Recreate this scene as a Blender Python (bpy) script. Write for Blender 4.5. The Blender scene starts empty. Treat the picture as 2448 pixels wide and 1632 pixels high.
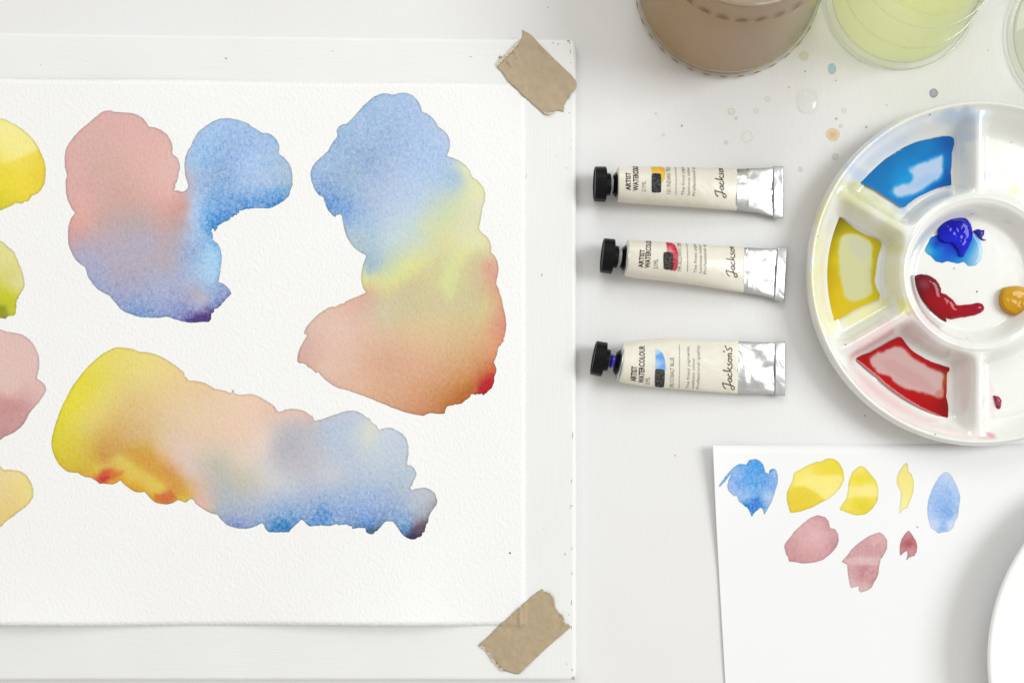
import bpy, math, random
import numpy as np
from mathutils import Vector, Matrix
from mathutils.geometry import delaunay_2d_cdt

# ------------------------------------------------------------------ scale
S = 0.000256            # metres of tabletop per photograph pixel
H = 0.51                # camera height above the tabletop
NX, NY = 1420.0, 900.0  # photograph pixel straight below the camera = world origin
MM = 0.001
def W(px, py, z=0.0):
    """tabletop point (metres) seen at photograph pixel px,py when it lies z metres up"""
    k = S * (1 - z / H)
    return ((px - NX) * k, (NY - py) * k, z)

scene = bpy.context.scene
COL = scene.collection
random.seed(7)

# ------------------------------------------------------------------ camera
cd = bpy.data.cameras.new("camera")
cam = bpy.data.objects.new("camera", cd); COL.objects.link(cam)
cam.location = (0, 0, H)
cd.sensor_width = 36.0
cd.lens = 36.0 * (H / S) / 2448.0
cd.shift_x = (1224 - NX) / 2448.0
cd.shift_y = (NY - 816) / 2448.0
cd.clip_start = 0.01; cd.clip_end = 50
scene.camera = cam

# ------------------------------------------------------------------ world and window light
world = bpy.data.worlds.new("World"); scene.world = world
world.use_nodes = True
bg = world.node_tree.nodes["Background"]
bg.inputs[0].default_value = (1.0, 0.955, 0.875, 1)
bg.inputs[1].default_value = 0.68

def area(name, loc, target, sx, sy, power, color):
    ld = bpy.data.lights.new(name, 'AREA'); ld.shape = 'RECTANGLE'
    ld.size = sx; ld.size_y = sy; ld.energy = power; ld.color = color
    o = bpy.data.objects.new(name, ld); COL.objects.link(o)
    o.location = loc
    d = Vector(target) - Vector(loc)
    o.rotation_euler = d.to_track_quat('-Z', 'Y').to_euler()
    return o
area("window_light_right", (2.0, 0.5, 1.9), (0, 0, 0), 1.05, 1.3, 47.5, (0.94, 0.98, 0.99))
area("window_light_top", (-0.3, 2.3, 2.1), (0, 0, 0), 1.8, 1.2, 24, (0.93, 0.985, 1.0))

scene.view_settings.view_transform = 'Standard'
scene.view_settings.look = 'None'
scene.view_settings.exposure = 0.0
scene.view_settings.gamma = 1.0
scene.render.engine = 'CYCLES'
scene.cycles.use_denoising = True
scene.cycles.max_bounces = 14
scene.cycles.transmission_bounces = 10
scene.cycles.transparent_max_bounces = 40
scene.cycles.caustics_refractive = True
scene.cycles.caustics_reflective = False
scene.cycles.blur_glossy = 0.5
scene.cycles.sample_clamp_indirect = 4.0

# ------------------------------------------------------------------ helpers
def lin(c):
    c = np.asarray(c, dtype=float) / 255.0
    return np.where(c <= 0.04045, c / 12.92, ((c + 0.055) / 1.055) ** 2.4)
KA = 0.87
def alb(c):
    return np.clip(lin(c) * KA, 0.004, 0.9)
def a4(c):
    v = alb(c); return (float(v[0]), float(v[1]), float(v[2]), 1.0)

def _h(ix, iy, seed):
    n = (ix * 374761393 + iy * 668265263 + seed * 974711) & 0x7fffffff
    n = ((n ^ (n >> 13)) * 1274126177) & 0x7fffffff
    n = n ^ (n >> 16)
    return (n & 0xffff) / 65535.0
def vnoise(x, y, seed=0):
    x = np.asarray(x, float); y = np.asarray(y, float)
    ix = np.floor(x).astype(np.int64); iy = np.floor(y).astype(np.int64)
    fx = x - ix; fy = y - iy
    fx = fx * fx * (3 - 2 * fx); fy = fy * fy * (3 - 2 * fy)
    a = _h(ix, iy, seed); b = _h(ix + 1, iy, seed); c = _h(ix, iy + 1, seed); d = _h(ix + 1, iy + 1, seed)
    return (a + (b - a) * fx) * (1 - fy) + (c + (d - c) * fx) * fy - 0.5
def fbm(x, y, seed=0, o=4):
    s = 0; a = 1.0
    for i in range(o):
        s = s + a * vnoise(x, y, seed + i * 17); x = x * 2.03; y = y * 2.03; a *= 0.5
    return s

def tag(o, label=None, cat=None, group=None, kind=None):
    if label: o["label"] = label
    if cat: o["category"] = cat
    if group: o["group"] = group
    if kind: o["kind"] = kind
    return o
def empty(name, loc, **k):
    o = bpy.data.objects.new(name, None); COL.objects.link(o); o.location = loc
    o.empty_display_size = 0.01
    return tag(o, **k)
def mesh(name, verts, faces, mat, parent=None, smooth=True, attrs=None, color=None):
    if parent is not None:                      # parents are unrotated empties or meshes
        off = Vector((0, 0, 0)); p = parent
        while p is not None:
            off += Vector(p.location); p = p.parent
        verts = [(v[0] - off[0], v[1] - off[1], v[2] - off[2]) for v in verts]
    m = bpy.data.meshes.new(name)
    m.from_pydata([tuple(map(float, v)) for v in verts], [], [tuple(map(int, f)) for f in faces])
    m.validate(); m.update()
    if smooth:
        m.polygons.foreach_set("use_smooth", [True] * len(m.polygons))
    if color is not None:
        ca = m.color_attributes.new("Col", 'FLOAT_COLOR', 'POINT')
        arr = np.ones((len(verts), 4)); arr[:, :3] = color
        ca.data.foreach_set("color", arr.ravel())
    for k, v in (attrs or {}).items():
        at = m.attributes.new(k, 'FLOAT', 'POINT'); at.data.foreach_set("value", np.asarray(v, float))
    if mat is not None: m.materials.append(mat)
    o = bpy.data.objects.new(name, m); COL.objects.link(o)
    if parent is not None: o.parent = parent
    return o

class NT:
    def __init__(s, name):
        s.m = bpy.data.materials.new(name); s.m.use_nodes = True
        s.t = s.m.node_tree; s.p = s.t.nodes["Principled BSDF"]; s.out = s.t.nodes["Material Output"]
    def n(s, typ, **kw):
        x = s.t.nodes.new(typ)
        for k, v in kw.items(): setattr(x, k, v)
        return x
    def l(s, a, b): s.t.links.new(a, b)
    def set(s, **kw):
        for k, v in kw.items(): s.p.inputs[k.replace('_', ' ')].default_value = v
    def coord(s, scale=(1, 1, 1), rot=(0, 0, 0)):
        g = s.n("ShaderNodeNewGeometry"); m = s.n("ShaderNodeMapping")
        m.inputs["Scale"].default_value = scale; m.inputs["Rotation"].default_value = rot
        s.l(g.outputs["Position"], m.inputs[0]); return m.outputs[0]
    def noise(s, vec, scale, detail=3, rough=0.55, dist=0.0):
        x = s.n("ShaderNodeTexNoise"); x.inputs["Scale"].default_value = scale
        x.inputs["Detail"].default_value = detail; x.inputs["Roughness"].default_value = rough
        x.inputs["Distortion"].default_value = dist
        s.l(vec, x.inputs["Vector"]); return x.outputs[0]
    def ramp(s, f, stops):
        r = s.n("ShaderNodeValToRGB"); e = r.color_ramp.elements
        while len(e) < len(stops): e.new(0.5)
        for i, (p, c) in enumerate(stops):
            e[i].position = p; e[i].color = c if len(c) == 4 else (*c, 1)
        s.l(f, r.inputs[0]); return r.outputs[0]
    def math(s, op, a, b=None, clamp=False):
        x = s.n("ShaderNodeMath", operation=op); x.use_clamp = clamp
        for i, v in enumerate((a, b)):
            if v is None: continue
            if isinstance(v, (int, float)): x.inputs[i].default_value = v
            else: s.l(v, x.inputs[i])
        return x.outputs[0]
    def mix(s, mode, fac, a, b):
        x = s.n("ShaderNodeMix", data_type='RGBA', blend_type=mode)
        for i, v in ((0, fac), (6, a), (7, b)):
            if isinstance(v, (int, float)): x.inputs[i].default_value = v
            elif isinstance(v, tuple): x.inputs[i].default_value = v
            else: s.l(v, x.inputs[i])
        return x.outputs[2]
    def bump(s, h, strength, dist, normal=None):
        b = s.n("ShaderNodeBump"); b.inputs["Strength"].default_value = strength
        b.inputs["Distance"].default_value = dist
        s.l(h, b.inputs["Height"])
        if normal is not None: s.l(normal, b.inputs["Normal"])
        return b.outputs[0]

def plain(name, c, rough=0.5, metal=0.0, coat=0.0, bumpscale=None, bumpd=0.0, var=0.0, varscale=60):
    t = NT(name); t.set(Base_Color=c, Roughness=rough, Metallic=metal, Coat_Weight=coat, Coat_Roughness=0.05, Specular_IOR_Level=0.12 if name == 'black_plastic' else 0.5)
    v = t.coord()
    if var:
        n = t.noise(v, varscale, 4)
        r = t.ramp(n, [(0.25, (1 - var,) * 3), (0.75, (1.0,) * 3)])
        t.l(t.mix('MULTIPLY', 1.0, c, r), t.p.inputs["Base Color"])
    if bumpscale:
        t.l(t.bump(t.noise(v, bumpscale, 3), 1.0, bumpd), t.p.inputs["Normal"])
    return t.m

# ------------------------------------------------------------------ materials
def table_mat():
    t = NT("painted_tabletop"); v = t.coord()
    c = t.mix('MULTIPLY', 1.0, a4((236, 236, 238)), t.ramp(t.noise(v, 9, 4), [(0.3, (0.975, 0.97, 0.955)), (0.7, (1, 1, 1))]))
    sp = t.ramp(t.noise(t.coord(), 900, 1), [(0.80, (1, 1, 1)), (0.84, (0.82, 0.8, 0.76))])
    t.l(t.mix('MULTIPLY', 0.6, c, sp), t.p.inputs["Base Color"])
    t.set(Roughness=0.42, Coat_Weight=0.15, Coat_Roughness=0.25)
    vv = t.coord((1, 0.35, 1))
    b1 = t.bump(t.noise(vv, 420, 4, 0.6), 0.8, 0.00014)
    b2 = t.bump(t.noise(v, 14, 2), 0.6, 0.0012, b1)
    t.l(b2, t.p.inputs["Normal"]); return t.m
def board_mat():
    t = NT("painted_board"); v = t.coord()
    c = t.mix('MULTIPLY', 1.0, a4((242, 243, 243)), t.ramp(t.noise(v, 25, 5), [(0.3, (0.965, 0.97, 0.965)), (0.7, (1, 1, 1))]))
    t.l(c, t.p.inputs["Base Color"]); t.set(Roughness=0.5)
    # brush strokes: along x on the long rails, along y on the right-hand rail
    hx = t.noise(t.coord((0.05, 1, 1)), 900, 5, 0.65, 0.6)
    hy = t.noise(t.coord((1, 0.05, 1)), 900, 5, 0.65, 0.6)
    g = t.n("ShaderNodeNewGeometry"); sx = t.n("ShaderNodeSeparateXYZ"); t.l(g.outputs["Position"], sx.inputs[0])
    edge = (1262 - NX) * S
    f = t.math('MULTIPLY', t.math('SUBTRACT', sx.outputs[0], edge), 300.0, True)
    mx = t.n("ShaderNodeMix", data_type='FLOAT'); t.l(f, mx.inputs[0]); t.l(hx, mx.inputs[2]); t.l(hy, mx.inputs[3])
    t.l(t.bump(mx.outputs[0], 1.0, 0.00022), t.p.inputs["Normal"]); return t.m
def paper_bump(t, d=0.00042):
    v = t.coord((1, 1, 0)); a = t.noise(t.coord((1, 0.75, 0), (0, 0, 0.5)), 560, 3, 0.5, 0.4)
    return t.bump(a, 1.0, d)
def paper_mat():
    t = NT("cold_press_paper")
    v = t.coord()
    c = t.mix('MULTIPLY', 1.0, a4((249, 249, 250)), t.ramp(t.noise(v, 18, 3), [(0.3, (0.985, 0.985, 0.98)), (0.7, (1, 1, 1))]))
    t.l(c, t.p.inputs["Base Color"]); t.set(Roughness=0.85, Specular_IOR_Level=0.2)
    t.l(paper_bump(t), t.p.inputs["Normal"]); return t.m
def wash_mat(name, rough=0.8, paperbump=0.00036, dir_=(1, 0.5, 0), gscale=620):
    t = NT(name)
    a = t.n("ShaderNodeAttribute"); a.attribute_name = "Col"
    g = t.n("ShaderNodeAttribute"); g.attribute_name = "gran"
    n1 = t.noise(t.coord(dir_), gscale * 1.25, 4, 0.6, 1.2)
    n2 = t.noise(t.coord((1, 1, 0), (0, 0, 0.6)), 480, 4, 0.65, 0.8)
    rg = t.math('SUBTRACT', t.math('MULTIPLY', t.math('ABSOLUTE', t.math('SUBTRACT', n1, 0.5)), 2.2), 0.22)
    nn = t.math('ADD', t.math('ADD', t.math('MULTIPLY', n1, 0.35), t.math('MULTIPLY', n2, 0.65)), t.math('MULTIPLY', rg, 0.45))
    dev = t.math('MULTIPLY', t.math('SUBTRACT', nn, 0.5), t.math('MULTIPLY', g.outputs["Fac"], 3.0))
    # pigment density follows the paper grain: colour ** (1 - dev)
    dark = t.mix('MULTIPLY', 1.0, a.outputs["Color"], a.outputs["Color"])
    f1 = t.math('MAXIMUM', dev, 0.0); f2 = t.math('MAXIMUM', t.math('MULTIPLY', dev, -0.75), 0.0)
    c = t.mix('MIX', f1, a.outputs["Color"], dark)
    c = t.mix('MIX', f2, c, a4((250, 250, 247)))
    t.l(c, t.p.inputs["Base Color"]); t.set(Roughness=rough, Specular_IOR_Level=0.2)
    if paperbump: t.l(paper_bump(t, paperbump), t.p.inputs["Normal"])
    return t.m
def tape_mat():
    t = NT("kraft_tape"); v = t.coord()
    c = t.mix('MULTIPLY', 1.0, a4((188, 168, 140)), t.ramp(t.noise(v, 330, 5, 0.7), [(0.25, (0.86, 0.86, 0.85)), (0.75, (1.06, 1.05, 1.05))]))
    c = t.mix('MULTIPLY', 1.0, c, t.ramp(t.noise(v, 60, 3), [(0.3, (0.93, 0.94, 0.92)), (0.7, (1, 1, 1))]))
    t.l(c, t.p.inputs["Base Color"]); t.set(Roughness=0.55)
    t.l(t.bump(t.noise(v, 500, 4, 0.6), 0.6, 0.0001, t.bump(t.noise(v, 90, 2), 0.5, 0.0006)), t.p.inputs["Normal"]); return t.m
def porcelain_mat():
    t = NT("glazed_porcelain"); a = t.n("ShaderNodeAttribute"); a.attribute_name = "Col"
    t.l(a.outputs["Color"], t.p.inputs["Base Color"])
    t.set(Roughness=0.18, Coat_Weight=1.0, Coat_Roughness=0.03)
    t.l(t.bump(t.noise(t.coord(), 70, 2), 0.4, 0.0004), t.p.inputs["Normal"]); return t.m
def foil_mat():
    t = NT("crumpled_foil"); v = t.coord()
    t.set(Base_Color=(0.55, 0.56, 0.565, 1), Metallic=0.9, Roughness=0.29)
    b0 = t.bump(t.noise(t.coord((0.25, 1, 1)), 1500, 3), 0.35, 0.00008)
    x = t.n("ShaderNodeTexVoronoi", feature='F1'); x.inputs["Scale"].default_value = 75
    t.l(t.coord((1, 0.7, 1), (0, 0, 0.4)), x.inputs["Vector"])
    b1 = t.bump(t.noise(v, 70, 2, 0.4, 1.2), 1.0, 0.0007, b0)
    t.l(t.bump(x.outputs["Distance"], 0.4, 0.0005, b1), t.p.inputs["Normal"]); return t.m
def label_mat():
    t = NT("cream_label"); v = t.coord()
    c = t.mix('MULTIPLY', 1.0, a4((231, 227, 214)), t.ramp(t.noise(v, 70, 4), [(0.3, (0.95, 0.94, 0.92)), (0.7, (1, 1, 1))]))
    t.l(c, t.p.inputs["Base Color"]); t.set(Roughness=0.38, Coat_Weight=0.3, Coat_Roughness=0.25)
    t.l(t.bump(t.noise(v, 75, 3, 0.5, 0.8), 0.7, 0.0011), t.p.inputs["Normal"]); return t.m
def glass_mat(name, c=(0.96, 0.98, 0.95, 1)):
    t = NT(name); t.set(Base_Color=c, Roughness=0.0, Transmission_Weight=1.0, IOR=1.45); return t.m
def wet_mat(name, rough=0.06):
    t = NT(name); a = t.n("ShaderNodeAttribute"); a.attribute_name = "Col"
    t.l(a.outputs["Color"], t.p.inputs["Base Color"])
    t.set(Roughness=0.5, Specular_IOR_Level=0.0, Coat_Weight=0.75, Coat_Roughness=rough, Coat_IOR=1.36)
    return t.m

M_table = table_mat(); M_board = board_mat(); M_paper = paper_mat()
M_wash = wash_mat("watercolour_wash"); M_wash2 = wash_mat("watercolour_on_smooth_paper", paperbump=0.00006, gscale=420)
M_stain = wash_mat("dried_stain", rough=0.5, paperbump=0)
M_tape = tape_mat(); M_porc = porcelain_mat(); M_foil = foil_mat(); M_label = label_mat()
M_glass = glass_mat("clear_glass"); M_wet = wet_mat("wet_paint")
M_black = plain("black_plastic", (0.006, 0.006, 0.007, 1), 0.38, bumpscale=300, bumpd=0.00006, var=0.2)
M_ink = plain("label_ink", (0.045, 0.028, 0.024, 1), 0.5)
M_inkgrey = plain("grey_label_ink", (0.16, 0.15, 0.135, 1), 0.5)
M_bluep = plain("wet_blue_paint", (0.02, 0.018, 0.42, 1), 0.3, coat=0.6)
M_scrap = plain("smooth_paper", a4((243, 244, 246)), 0.8, bumpscale=380, bumpd=0.00006)

# ------------------------------------------------------------------ flat shapes traced in pixels
Z1 = (0, 230, 4); Z2 = (0, 570, 4); Z3 = (0, 920, 4); Z4 = (380, 250, 4); Z5 = (700, 200, 4)
Z6 = (700, 590, 4); Z7 = (540, 930, 4); Z8 = (1660, 1030, 2.604); Z9 = (1900, 220, 3.564); Z10 = (1900, 620, 3.409)
ZT1 = (1110, 40, 8); ZT2 = (1110, 1380, 8); ZA = (700, 0, 2.6129); ZB = (600, 1000, 2.481)
def P(*segs):
    out = []
    for z, s in segs:
        v = [float(q) for q in s.replace(',', ' ').split()]
        for i in range(0, len(v), 2):
            out.append((z[0] + v[i] / z[2], z[1] + v[i + 1] / z[2]))
    return np.array(out)
def Cc(z, s):
    """colour samples: x y r g b ; ..."""
    out = []
    for q in s.split(';'):
        q = q.split()
        if len(q) == 5:
            out.append((z[0] + float(q[0]) / z[2], z[1] + float(q[1]) / z[2], float(q[2]), float(q[3]), float(q[4])))
    return np.array(out)
Z0 = (0, 0, 1)
def smooth_closed(p, step=2.6, amp=0.5, rough=(), seed=0, corner=0.55):
    n = len(p); out = []
    for i in range(n):
        p0, p1, p2, p3 = p[i - 1], p[i], p[(i + 1) % n], p[(i + 2) % n]
        L = np.hypot(*(p2 - p1)); k = max(1, int(round(L / step)))
        m1 = (p2 - p0) * 0.5 * corner; m2 = (p3 - p1) * 0.5 * corner
        l1 = np.hypot(*m1); l2 = np.hypot(*m2)
        if l1 > L: m1 = m1 * L / l1
        if l2 > L: m2 = m2 * L / l2
        for j in range(k):
            t = j / k
            out.append((2*t**3 - 3*t**2 + 1) * p1 + (t**3 - 2*t**2 + t) * m1 + (-2*t**3 + 3*t**2) * p2 + (t**3 - t**2) * m2)
    q = np.array(out)
    tn = np.roll(q, -1, 0) - np.roll(q, 1, 0); tn /= (np.hypot(tn[:, 0], tn[:, 1])[:, None] + 1e-9)
    nr = np.stack([tn[:, 1], -tn[:, 0]], 1)
    a = np.full(len(q), amp)
    for (x, y, r, am) in rough:
        d = np.hypot(q[:, 0] - x, q[:, 1] - y); a = a + am * np.clip(1.4 - d / r, 0, 1)
    q = q + nr * (amp * 2.0 * fbm(q[:, 0] / 6.0, q[:, 1] / 6.0, seed, 3) + (a - amp) * 3.2 * fbm(q[:, 0] / 3.6, q[:, 1] / 3.6, seed + 3, 3))[:, None]
    return q
def in_poly(x, y, p):
    c = np.zeros(x.shape, bool); x1, y1 = p[:, 0], p[:, 1]; x2, y2 = np.roll(x1, -1), np.roll(y1, -1)
    for a, b, cc, d in zip(x1, y1, x2, y2):
        if b == d: continue
        c ^= ((b > y) != (d > y)) & (x < (cc - a) * (y - b) / (d - b) + a)
    return c
def edge_dist(q, p):
    a = p; b = np.roll(p, -1, 0); ab = b - a; L = (ab ** 2).sum(1) + 1e-12
    out = np.empty(len(q))
    for i in range(0, len(q), 1500):
        r = q[i:i + 1500, None, :] - a[None]
        t = np.clip((r * ab[None]).sum(2) / L, 0, 1)
        out[i:i + 1500] = np.sqrt(((r - t[..., None] * ab[None]) ** 2).sum(2)).min(1)
    return out
def fill(p, step):
    """triangulate polygon p (pixels) with inner points -> verts(px), faces, distance to edge"""
    x0, y0 = p.min(0); x1, y1 = p.max(0)
    gx, gy = np.meshgrid(np.arange(x0, x1, step), np.arange(y0, y1, step * 0.87))
    gx = gx + (np.arange(gx.shape[0]) % 2)[:, None] * step * 0.5
    gx = gx.ravel(); gy = gy.ravel()
    ins = in_poly(gx, gy, p); g = np.stack([gx[ins], gy[ins]], 1)
    if len(g):
        g = g[edge_dist(g, p) > step * 0.45]
    allp = [Vector((float(x), float(y))) for x, y in p] + [Vector((float(x), float(y))) for x, y in g]
    n = len(p)
    r = delaunay_2d_cdt(allp, [(i, (i + 1) % n) for i in range(n)], [], 1, 1e-4)
    v = np.array([(q[0], q[1]) for q in r[0]])
    # pixels grow downwards, the world upwards: flip the winding to face up
    f = []
    for t in r[2]:
        a, b, c = v[t[0]], v[t[1]], v[t[2]]
        cr = (b[0]-a[0])*(c[1]-a[1]) - (b[1]-a[1])*(c[0]-a[0])
        f.append(tuple(t) if cr < 0 else (t[0], t[2], t[1]))
    return v, f, edge_dist(v, p)
def blend(v, cs, soft=7.0, warp=9.0, seed=0, wscale=45.0, power=2.2):
    x = v[:, 0] + warp * 2 * fbm(v[:, 0] / wscale, v[:, 1] / wscale, seed)
    y = v[:, 1] + warp * 2 * fbm(v[:, 0] / wscale, v[:, 1] / wscale, seed + 50)
    # radial-basis surface through the colour samples
    n = len(cs); c0 = cs[:, :2].mean(0); sc = 100.0
    X = (cs[:, :2] - c0) / sc; k = soft / sc
    if n < 6:
        d2 = (x[:, None] - cs[None, :, 0]) ** 2 + (y[:, None] - cs[None, :, 1]) ** 2
        w = 1.0 / (d2 + soft ** 2) ** 1.5; w /= w.sum(1)[:, None]
        return w @ cs[:, 2:5]
    R = np.sqrt(((X[:, None] - X[None]) ** 2).sum(2) + k * k) - k
    A = np.zeros((n + 1, n + 1)); A[:n, :n] = -R + 0.004 * np.eye(n) ; A[:n, n] = 1; A[n, :n] = 1
    sol = np.linalg.solve(A, np.vstack([cs[:, 2:5], np.zeros((1, 3))]))
    Y = (np.stack([x, y], 1) - c0) / sc
    out = -(np.sqrt(((Y[:, None] - X[None]) ** 2).sum(2) + k * k) - k) @ sol[:n] + sol[n]
    return np.clip(out, cs[:, 2:5].min(0), cs[:, 2:5].max(0))

def apply_patches(v, c, patches, seed=0):
    """feathered areas of one pigment: (polygon px, sRGB, feather px, strength)"""
    for i, (pg, col, fe, st) in enumerate(patches):
        pg = smooth_closed(pg, 4.0, 0.0, (), 0, 0.9)
        x = v[:, 0] + fe * 0.9 * fbm(v[:, 0] / 12.0, v[:, 1] / 12.0, seed + i)
        y = v[:, 1] + fe * 0.9 * fbm(v[:, 0] / 12.0, v[:, 1] / 12.0, seed + i + 31)
        q = np.stack([x, y], 1)
        near = (x > pg[:, 0].min() - 3 * fe) & (x < pg[:, 0].max() + 3 * fe) & (y > pg[:, 1].min() - 3 * fe) & (y < pg[:, 1].max() + 3 * fe)
        idx = np.where(near)[0]
        if not len(idx): continue
        d = edge_dist(q[idx], pg); d = np.where(in_poly(x[idx], y[idx], pg), d, -d)
        m = np.clip(0.5 + d / (2.0 * fe), 0, 1); m = (m * m * (3 - 2 * m) * st)[:, None]
        c[idx] = c[idx] * (1 - m) + np.array(col, float) * m
    return c

# ------------------------------------------------------------------ setting: the table
def grid_plane(name, x0, x1, y0, y1, z, mat, **k):
    return mesh(name, [(x0, y0, z), (x1, y0, z), (x1, y1, z), (x0, y1, z)], [(0, 1, 2, 3)], mat, smooth=False)
table = grid_plane("tabletop", -0.9, 0.9, -0.7, 0.7, 0.0, M_table)
tag(table, "white painted tabletop spotted with dried paint", None, None, "structure")

def stain(x, y, rx, ry, c, ring=0.0, center=None, name="paint_spot", label=None, seed=0, parent=None, z=0.00006):
    n = 28
    p = np.array([(x + rx * math.cos(a) * (1 + 0.05 * math.sin(3 * a + seed)), y + ry * math.sin(a) * (1 + 0.05 * math.sin(2 * a + seed * 2)))
                  for a in [2 * math.pi * i / n for i in range(n)]])
    v, f, d = fill(p, max(1.5, rx / 4))
    if label is None and parent is None: c = tuple(0.72 * q + 0.28 * w for q, w in zip(c, (237, 236, 234)))
    col = np.tile(np.array(c, float), (len(v), 1))
    if center is not None:
        w = np.clip(d / min(rx, ry), 0, 1)[:, None] ** 1.2
        col = col * (1 - w) + np.array(center, float) * w
    if ring: col = col * (1 - ring * np.exp(-d / 1.6))[:, None]
    o = mesh(name, [W(a, b, z) for a, b in v], f, M_stain, parent or table, color=alb(col), attrs={"gran": np.full(len(v), 0.25)})
    if label: o["label"] = label
    return o
stain(1989, 165, 9.5, 14, (176, 206, 212), 0.03, label="pale blue dried drop", seed=1)
stain(2232, 223, 10.5, 10.5, (178, 178, 194), 0.22, label="grey violet dried drop", seed=2)
stain(1991, 322, 17, 16, (232, 216, 192), 0.03, (218, 178, 122), label="ochre dried drop", seed=3)
for i, (x, y, r, c, rg) in enumerate([
    (1749, 267, 9, (230, 224, 208), .10), (1786, 327, 14, (234, 231, 228), .07), (1736, 341, 5, (222, 219, 214), .10),
    (1760, 283, 4, (220, 217, 212), .10), (1997, 375, 8, (214, 212, 204), .08), (1913, 405, 6, (214, 212, 205), .08),
    (1835, 238, 7, (228, 225, 214), .07), (1922, 134, 12, (214, 213, 196), .0), (1999, 284, 3, (170, 160, 150), 0),
    (2071, 304, 3, (160, 158, 155), 0), (1630, 301, 2.8, (158, 158, 158), .1), (1925, 171, 2, (130, 125, 115), 0),
    (1998, 193, 2.3, (180, 175, 165), 0), (2010, 302, 5, (224, 220, 214), .08), (2018, 264, 6, (230, 226, 216), .07),
    (1568, 272, 2, (170, 170, 168), 0), (1586, 323, 4, (226, 226, 222), .1), (1887, 209, 2.6, (190, 186, 178), 0),
    (2120, 251, 2, (195, 190, 182), 0), (1614, 1088, 2, (150, 150, 148), 0), (1808, 265, 7, (224, 223, 219), .05),
    (2362, 120, 2, (190, 182, 172), 0), (2068, 993, 2, (150, 150, 150), 0), (1310, 18, 2, (190, 186, 182), 0)]):
    stain(x, y, r, r, c, rg, seed=i + 4)

# ------------------------------------------------------------------ drawing board
ZBD = 0.009
def rounded_slab(name, corners, z0, z1, rad, bev, mat, parent=None):
    """corners: px polygon at height z1, clockwise on the photograph; rounded corner radius px"""
    loop = []; n = len(corners)
    for i in range(n):
        p = np.array(corners[i], float); a = np.array(corners[i - 1], float); b = np.array(corners[(i + 1) % n], float)
        u = (a - p) / np.hypot(*(a - p)); w = (b - p) / np.hypot(*(b - p))
        for k in range(7):
            t = k / 6.0
            q = (1 - t) ** 2 * (p + u * rad) + 2 * t * (1 - t) * p + t * t * (p + w * rad)
            loop.append(q)
        # subdivide the long edge a little with slight irregularity
        L = np.hypot(*(b - p)); m = max(2, int(L / 25))
        for k in range(1, m):
            q = p + w * rad + w * (L - 2 * rad) * k / m
            nrm = np.array([w[1], -w[0]])
            loop.append(q + nrm * 0.9 * float(vnoise(q[0] / 30.0, q[1] / 30.0, 3)))
    loop = np.array(loop); c = loop.mean(0)
    xy = np.array([W(x, y, z1)[:2] for x, y in loop])
    nx = np.roll(xy, -1, 0) - np.roll(xy, 1, 0); nx /= np.hypot(nx[:, 0], nx[:, 1])[:, None]
    inn = np.stack([nx[:, 1], -nx[:, 0]], 1)
    if ((xy.mean(0) - xy) * inn).sum() < 0: inn = -inn
    rings = []
    for k in range(6):
        a = k / 5 * math.pi / 2
        rings.append([(x + i0 * bev * (1 - math.cos(a)), y + i1 * bev * (1 - math.cos(a)), z1 - bev * (1 - math.sin(a))) for (x, y), (i0, i1) in zip(xy, inn)])
    rings.insert(0, [(x, y, z0) for (x, y) in xy])
    V = [v for r in rings for v in r]; N = len(xy); F = []
    cw = sum(xy[i][0] * xy[(i + 1) % N][1] - xy[(i + 1) % N][0] * xy[i][1] for i in range(N)) < 0
    for r in range(len(rings) - 1):
        for i in range(N):
            j = (i + 1) % N; q = (r * N + i, r * N + j, (r + 1) * N + j, (r + 1) * N + i)
            F.append(q[::-1] if cw else q)
    top = tuple(range((len(rings) - 1) * N, len(rings) * N))
    F.append(top[::-1] if cw else top)
    o = mesh(name, V, F, mat, parent)
    o.data.polygons[-1].use_smooth = False
    return o
board = rounded_slab("drawing_board", [(-420, 71), (1377.5, 93), (1377.5, 1627), (-420, 1627)], 0.0, ZBD, 16, 0.0026, M_board)
tag(board, "white painted wooden drawing board under the big painted sheet", "board")
M_chip = plain("worn_wood_mark", a4((190, 190, 187)), 0.7, var=0.4, varscale=700)
def chip(x, y, w, h, ang=0, seed=0, zz=ZBD + 0.00005):
    n = 11; p = []
    for i in range(n):
        a = 2 * math.pi * i / n; r = 0.65 + 0.6 * _h(i, seed, 5)
        q = (w * r * math.cos(a), h * r * math.sin(a)); p.append((x + q[0] * math.cos(ang) - q[1] * math.sin(ang), y + q[0] * math.sin(ang) + q[1] * math.cos(ang)))
    v = [W(a, b, zz) for a, b in p]
    return mesh("paint_chip", v, [tuple(range(n))[::-1]], M_chip, board, smooth=False)
for i, (x, y, w, h) in enumerate([(540, 140, 2.6, 2.2), (1359, 98, 4, 1.5), (1362, 103, 1.2, 3), (1364, 124, 1.2, 4.5), (1335, 106, 1.8, 2), (1322, 103, 3, 1),
    (1364, 150, 1.5, 1), (1361, 270, 2.4, 1), (1365, 335, 1, 1.2), (1365, 355, 1.2, 1), (1354, 402, 1, 1.6), (1258, 422, 1, 4),
    (1295, 657, 2, 3.4), (1366, 1208, 5, 1), (1363, 1213, 1.5, 2), (1351, 1324, 1.2, 4), (1367, 1370, 1, 4), (1366, 1440, 1, 8), (1366, 1500, 1, 5), (1369, 1040, 0.8, 8),
    (1368, 1600, 1.2, 5), (1371, 1620, 3, 5), (1355, 1586, 3, 0.8), (795, 123, 1.4, 1.2), (1125, 136, 5, 0.8), (205, 147, 1.2, 1), (97, 155, 1.4, 1),
    (1367, 1310, 0.8, 5), (1366, 1150, 0.8, 6), (1360, 1468, 1, 2), (1330, 372, 1, 1), (1300, 1262, 1, 1)]):
    chip(x, y, w, h, 0, i)

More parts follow.
